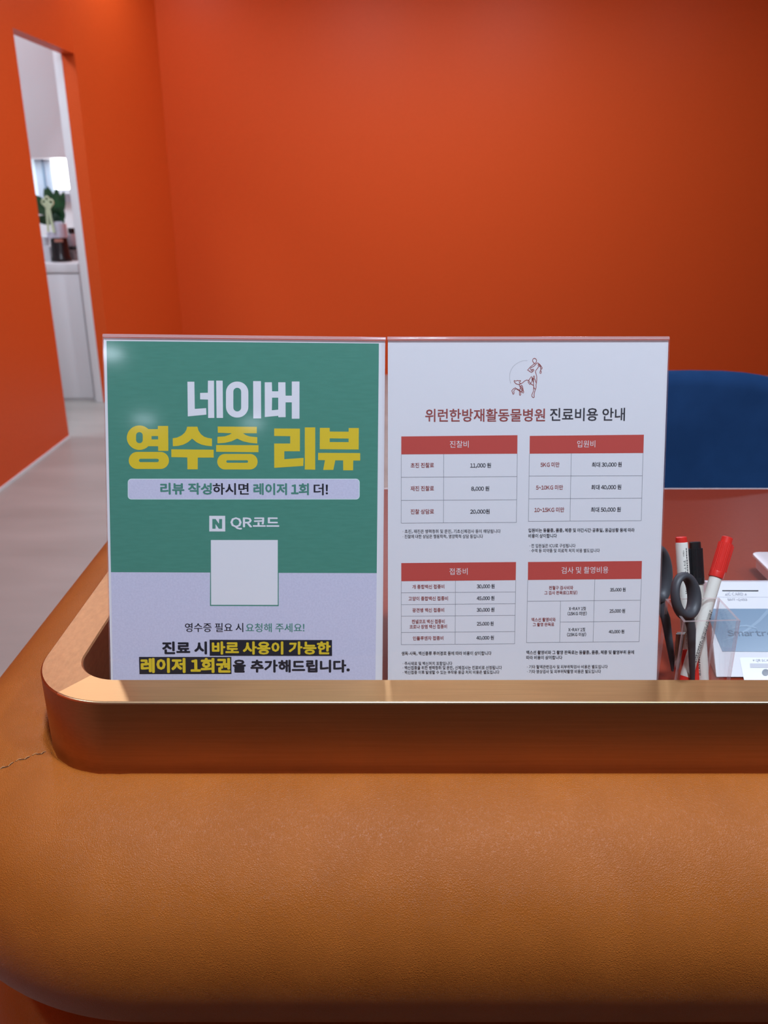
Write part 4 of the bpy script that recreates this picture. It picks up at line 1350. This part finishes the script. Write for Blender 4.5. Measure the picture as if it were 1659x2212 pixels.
m_ = MB()
pad(m_, 0.66, 0.62, 0.045, 'velvet', Matrix.Translation((0, -0.082, 0.746)) @ Matrix.Rotation(R(-4), 4, 'X'), 2.6)
bk = m_.build('backrest', ch, True, angle=60)
m_ = MB()
pad(m_, 0.52, 0.50, 0.10, 'velvet', Matrix.Translation((0, 0.20, 0.47)) @ Matrix.Rotation(R(90), 4, 'X'), 4.5)
m_.build('seat', ch, True, angle=60)
for sx in (-1, 1):
    for sy in (-0.0, 0.38):
        MB().tube([(sx * 0.20, sy + 0.02, 0.43), (sx * 0.23, sy, 0.0)], [0.014, 0.010], 'chair_metal', 12).build('leg', ch, True)

# ------------------------------------------------------------------ the pantry beyond the doorway
def rthing(name, label, cat, x, y, z, group=None):
    t = thing(name, label, cat, TURN @ Vector((x, y, z)), R(-0.66), group)
    return t


CT = 0.886
kc = rthing('kitchen_cabinet', 'white low cabinet with a plain front seen through the doorway', 'cabinet', -2.6, YK + 0.3, 0)
MB().box(-0.6, 0.600, -0.298, 0.296, 0.0, 0.828, 'white_laminate').build('body', kc)
MB().box(-0.6, 0.596, -0.310, -0.299, 0.02, 0.822, 'white_laminate').build('door', kc, bevel=0.002)
cto = MB().box(-0.6, 0.600, -0.316, 0.296, 0.829, CT, 'white_laminate').build('countertop', None, bevel=0.003)
cto.matrix_world = Matrix.Translation(TURN @ Vector((-2.6, YK + 0.3, 0))) @ Matrix.Rotation(R(-0.66), 4, 'Z')
tag(cto, 'thick white countertop on the low cabinet beyond the doorway', 'countertop')
uc = rthing('wall_cabinet', 'white wall cabinet above the window beyond the doorway', 'wall cabinet', -2.6, YK + 0.425, 1.511)
MB().box(-0.6, 0.600, -0.155, 0.172, 0.0, 1.13, 'white_laminate').build('body', uc)
MB().box(-0.6, 0.598, -0.175, -0.156, 0.0, 1.13, 'white_laminate').build('door', uc, bevel=0.002)

PY = 5.70
pl = rthing('potted_plant', 'leafy plant with a pale green ribbon in a glossy black pot on the white countertop', 'plant', -2.165, PY, CT)
MB().lathe([(0.064, 0), (0.066, 0.004), (0.064, 0.022), (0.058, 0.030), (0.053, 0.146), (0.051, 0.148), (0.048, 0.140)], 'pot_black', 40).build('pot', pl, True)
lb = MB()
lb.loops([[(0.0555 * math.cos(a), 0.0555 * math.sin(a), z) for a in [R(-100 + 8 * k) for k in range(8)]] for z in (0.122, 0.142)], 'copper_label', False)
lb.build('label', pl, True)
MB().lathe([(0.040, 0.143), (0.046, 0.16), (0.046, 0.235), (0.030, 0.245), (0.020, 0.247)], 'wrap', 24, Matrix.Translation((0.012, 0.0, 0))).build('wrapped_root', pl, True)
MB().box(-0.058, 0.03, -0.046, 0.03, 0.142, 0.182, 'wrap').build('wrap', pl, bevel=0.006)


def leaf(mb, root, direction, length, width, droop):
    d = Vector(direction).normalized()
    side = d.cross(Vector((0, -1, 0.2))).normalized()
    pts_l, pts_r, pts_c = [], [], []
    for k in range(9):
        t = k / 8
        c_ = Vector(root) + d * (length * t) + Vector((0, 0, -droop * t * t))
        w = width * math.sin(PI * (0.12 + 0.88 * t)) ** 0.8 * 0.5 if t < 1 else 0.0005
        pts_c.append(c_ + Vector((0, 0.004, 0)))
        pts_l.append(c_ - side * w)
        pts_r.append(c_ + side * w)
    mb.loops([pts_l, pts_c, pts_r], 'leaf', False)


LEAVES = [((-0.02, 0.02, 0.27), (-0.55, -0.1, 0.75), 0.20, 0.075, 0.02), ((-0.01, 0.02, 0.27), (-0.15, 0.0, 1), 0.19, 0.07, 0.0),
          ((0.0, 0.01, 0.27), (0.10, 0.1, 1), 0.18, 0.065, 0.0), ((0.01, 0.02, 0.27), (0.35, -0.1, 0.9), 0.17, 0.055, 0.0),
          ((-0.02, 0.0, 0.30), (-0.8, -0.2, 0.35), 0.15, 0.07, 0.02), ((0.01, 0.0, 0.24), (0.3, -0.2, 0.7), 0.13, 0.075, 0.02),
          ((0.01, 0.01, 0.24), (0.55, -0.4, 0.25), 0.07, 0.06, 0.01), ((0.0, 0.02, 0.25), (-0.9, 0.1, 0.05), 0.17, 0.06, 0.0),
          ((0.005, 0.02, 0.235), (0.05, -0.5, 0.5), 0.09, 0.06, 0.0), ((-0.015, 0.02, 0.30), (-0.35, 0.2, 0.9), 0.16, 0.065, 0.0)]
for a_ in LEAVES:
    q = MB()
    leaf(q, *a_)
    q.build('leaf', pl, True, angle=70)
st_ = MB()
st_.tube([(0.010, 0.0, 0.24), (0.005, 0.01, 0.29), (-0.01, 0.015, 0.33)], 0.006, 'leaf', 8)
st_.build('stem', pl, True)
rb_ = MB()


def band(mb, pts, wid, mat='ribbon'):
    l_, r_ = [], []
    for p in pts:
        l_.append(Vector(p) - Vector((wid / 2, 0, 0)))
        r_.append(Vector(p) + Vector((wid / 2, 0, 0)))
    mb.loops([l_, r_], mat, False)


for (dx, dz, rr) in ((-0.022, 0.008, 0.016), (0.020, 0.006, 0.017), (-0.002, 0.026, 0.014), (0.008, -0.012, 0.013), (-0.012, -0.008, 0.012)):
    rb_.tube([(-0.022 + dx + rr * math.cos(2 * PI * k / 16) * 0.9, -0.05, 0.355 + dz + rr * math.sin(2 * PI * k / 16)) for k in range(16)], 0.0062, 'ribbon', 8, True)
band(rb_, [(-0.030, -0.052, 0.35), (-0.036, -0.054, 0.27), (-0.040, -0.054, 0.185)], 0.016)
band(rb_, [(-0.018, -0.054, 0.35), (-0.014, -0.056, 0.27), (-0.004, -0.058, 0.18)], 0.018)
rb_.build('ribbon', pl, True)

jr = rthing('storage_jar', 'beige jar with a black lid standing behind the black pot', 'jar', -2.121, PY + 0.13, 0.970)
MB().lathe([(0.030, 0), (0.038, 0.006), (0.040, 0.03), (0.038, 0.062), (0.026, 0.080), (0.022, 0.084)], 'jar_beige', 32).build('body', jr, True)
MB().lathe([(0.024, 0.084), (0.026, 0.086), (0.026, 0.115), (0.024, 0.117)], 'pot_black', 32).build('lid', jr, True)
cn = rthing('canister', 'mottled grey canister with a black top band under the beige jar', 'canister', -2.119, PY + 0.13, CT)
MB().lathe([(0.043, 0), (0.045, 0.004), (0.044, 0.066)], 'grey_can', 32).build('body', cn, True)
MB().lathe([(0.0445, 0.066), (0.046, 0.068), (0.046, 0.080), (0.044, 0.0835)], 'pot_black', 32).build('lid', cn, True)
bx = MB().box(-0.06, 0.030, -0.04, 0.04, 0.0, 0.092, 'white_plastic').build('storage_box', None, bevel=0.003)
bx.matrix_world = Matrix.Translation(TURN @ Vector((-2.268, PY + 0.05, CT))) @ Matrix.Rotation(R(-0.66), 4, 'Z')
tag(bx, 'small white box left of the black pot on the countertop', 'box')
cu = rthing('paper_cup', 'white cup standing on the small white box by the plant', 'cup', -2.275, PY + 0.05, CT + 0.0925)
MB().lathe([(0.022, 0), (0.0225, 0.002), (0.029, 0.055), (0.0295, 0.056)], 'white_plastic', 28).build('body', cu, True)
MB().lathe([(0.0300, 0.056), (0.0300, 0.060), (0.027, 0.062)], 'pale_frame', 28).build('lid', cu, True)
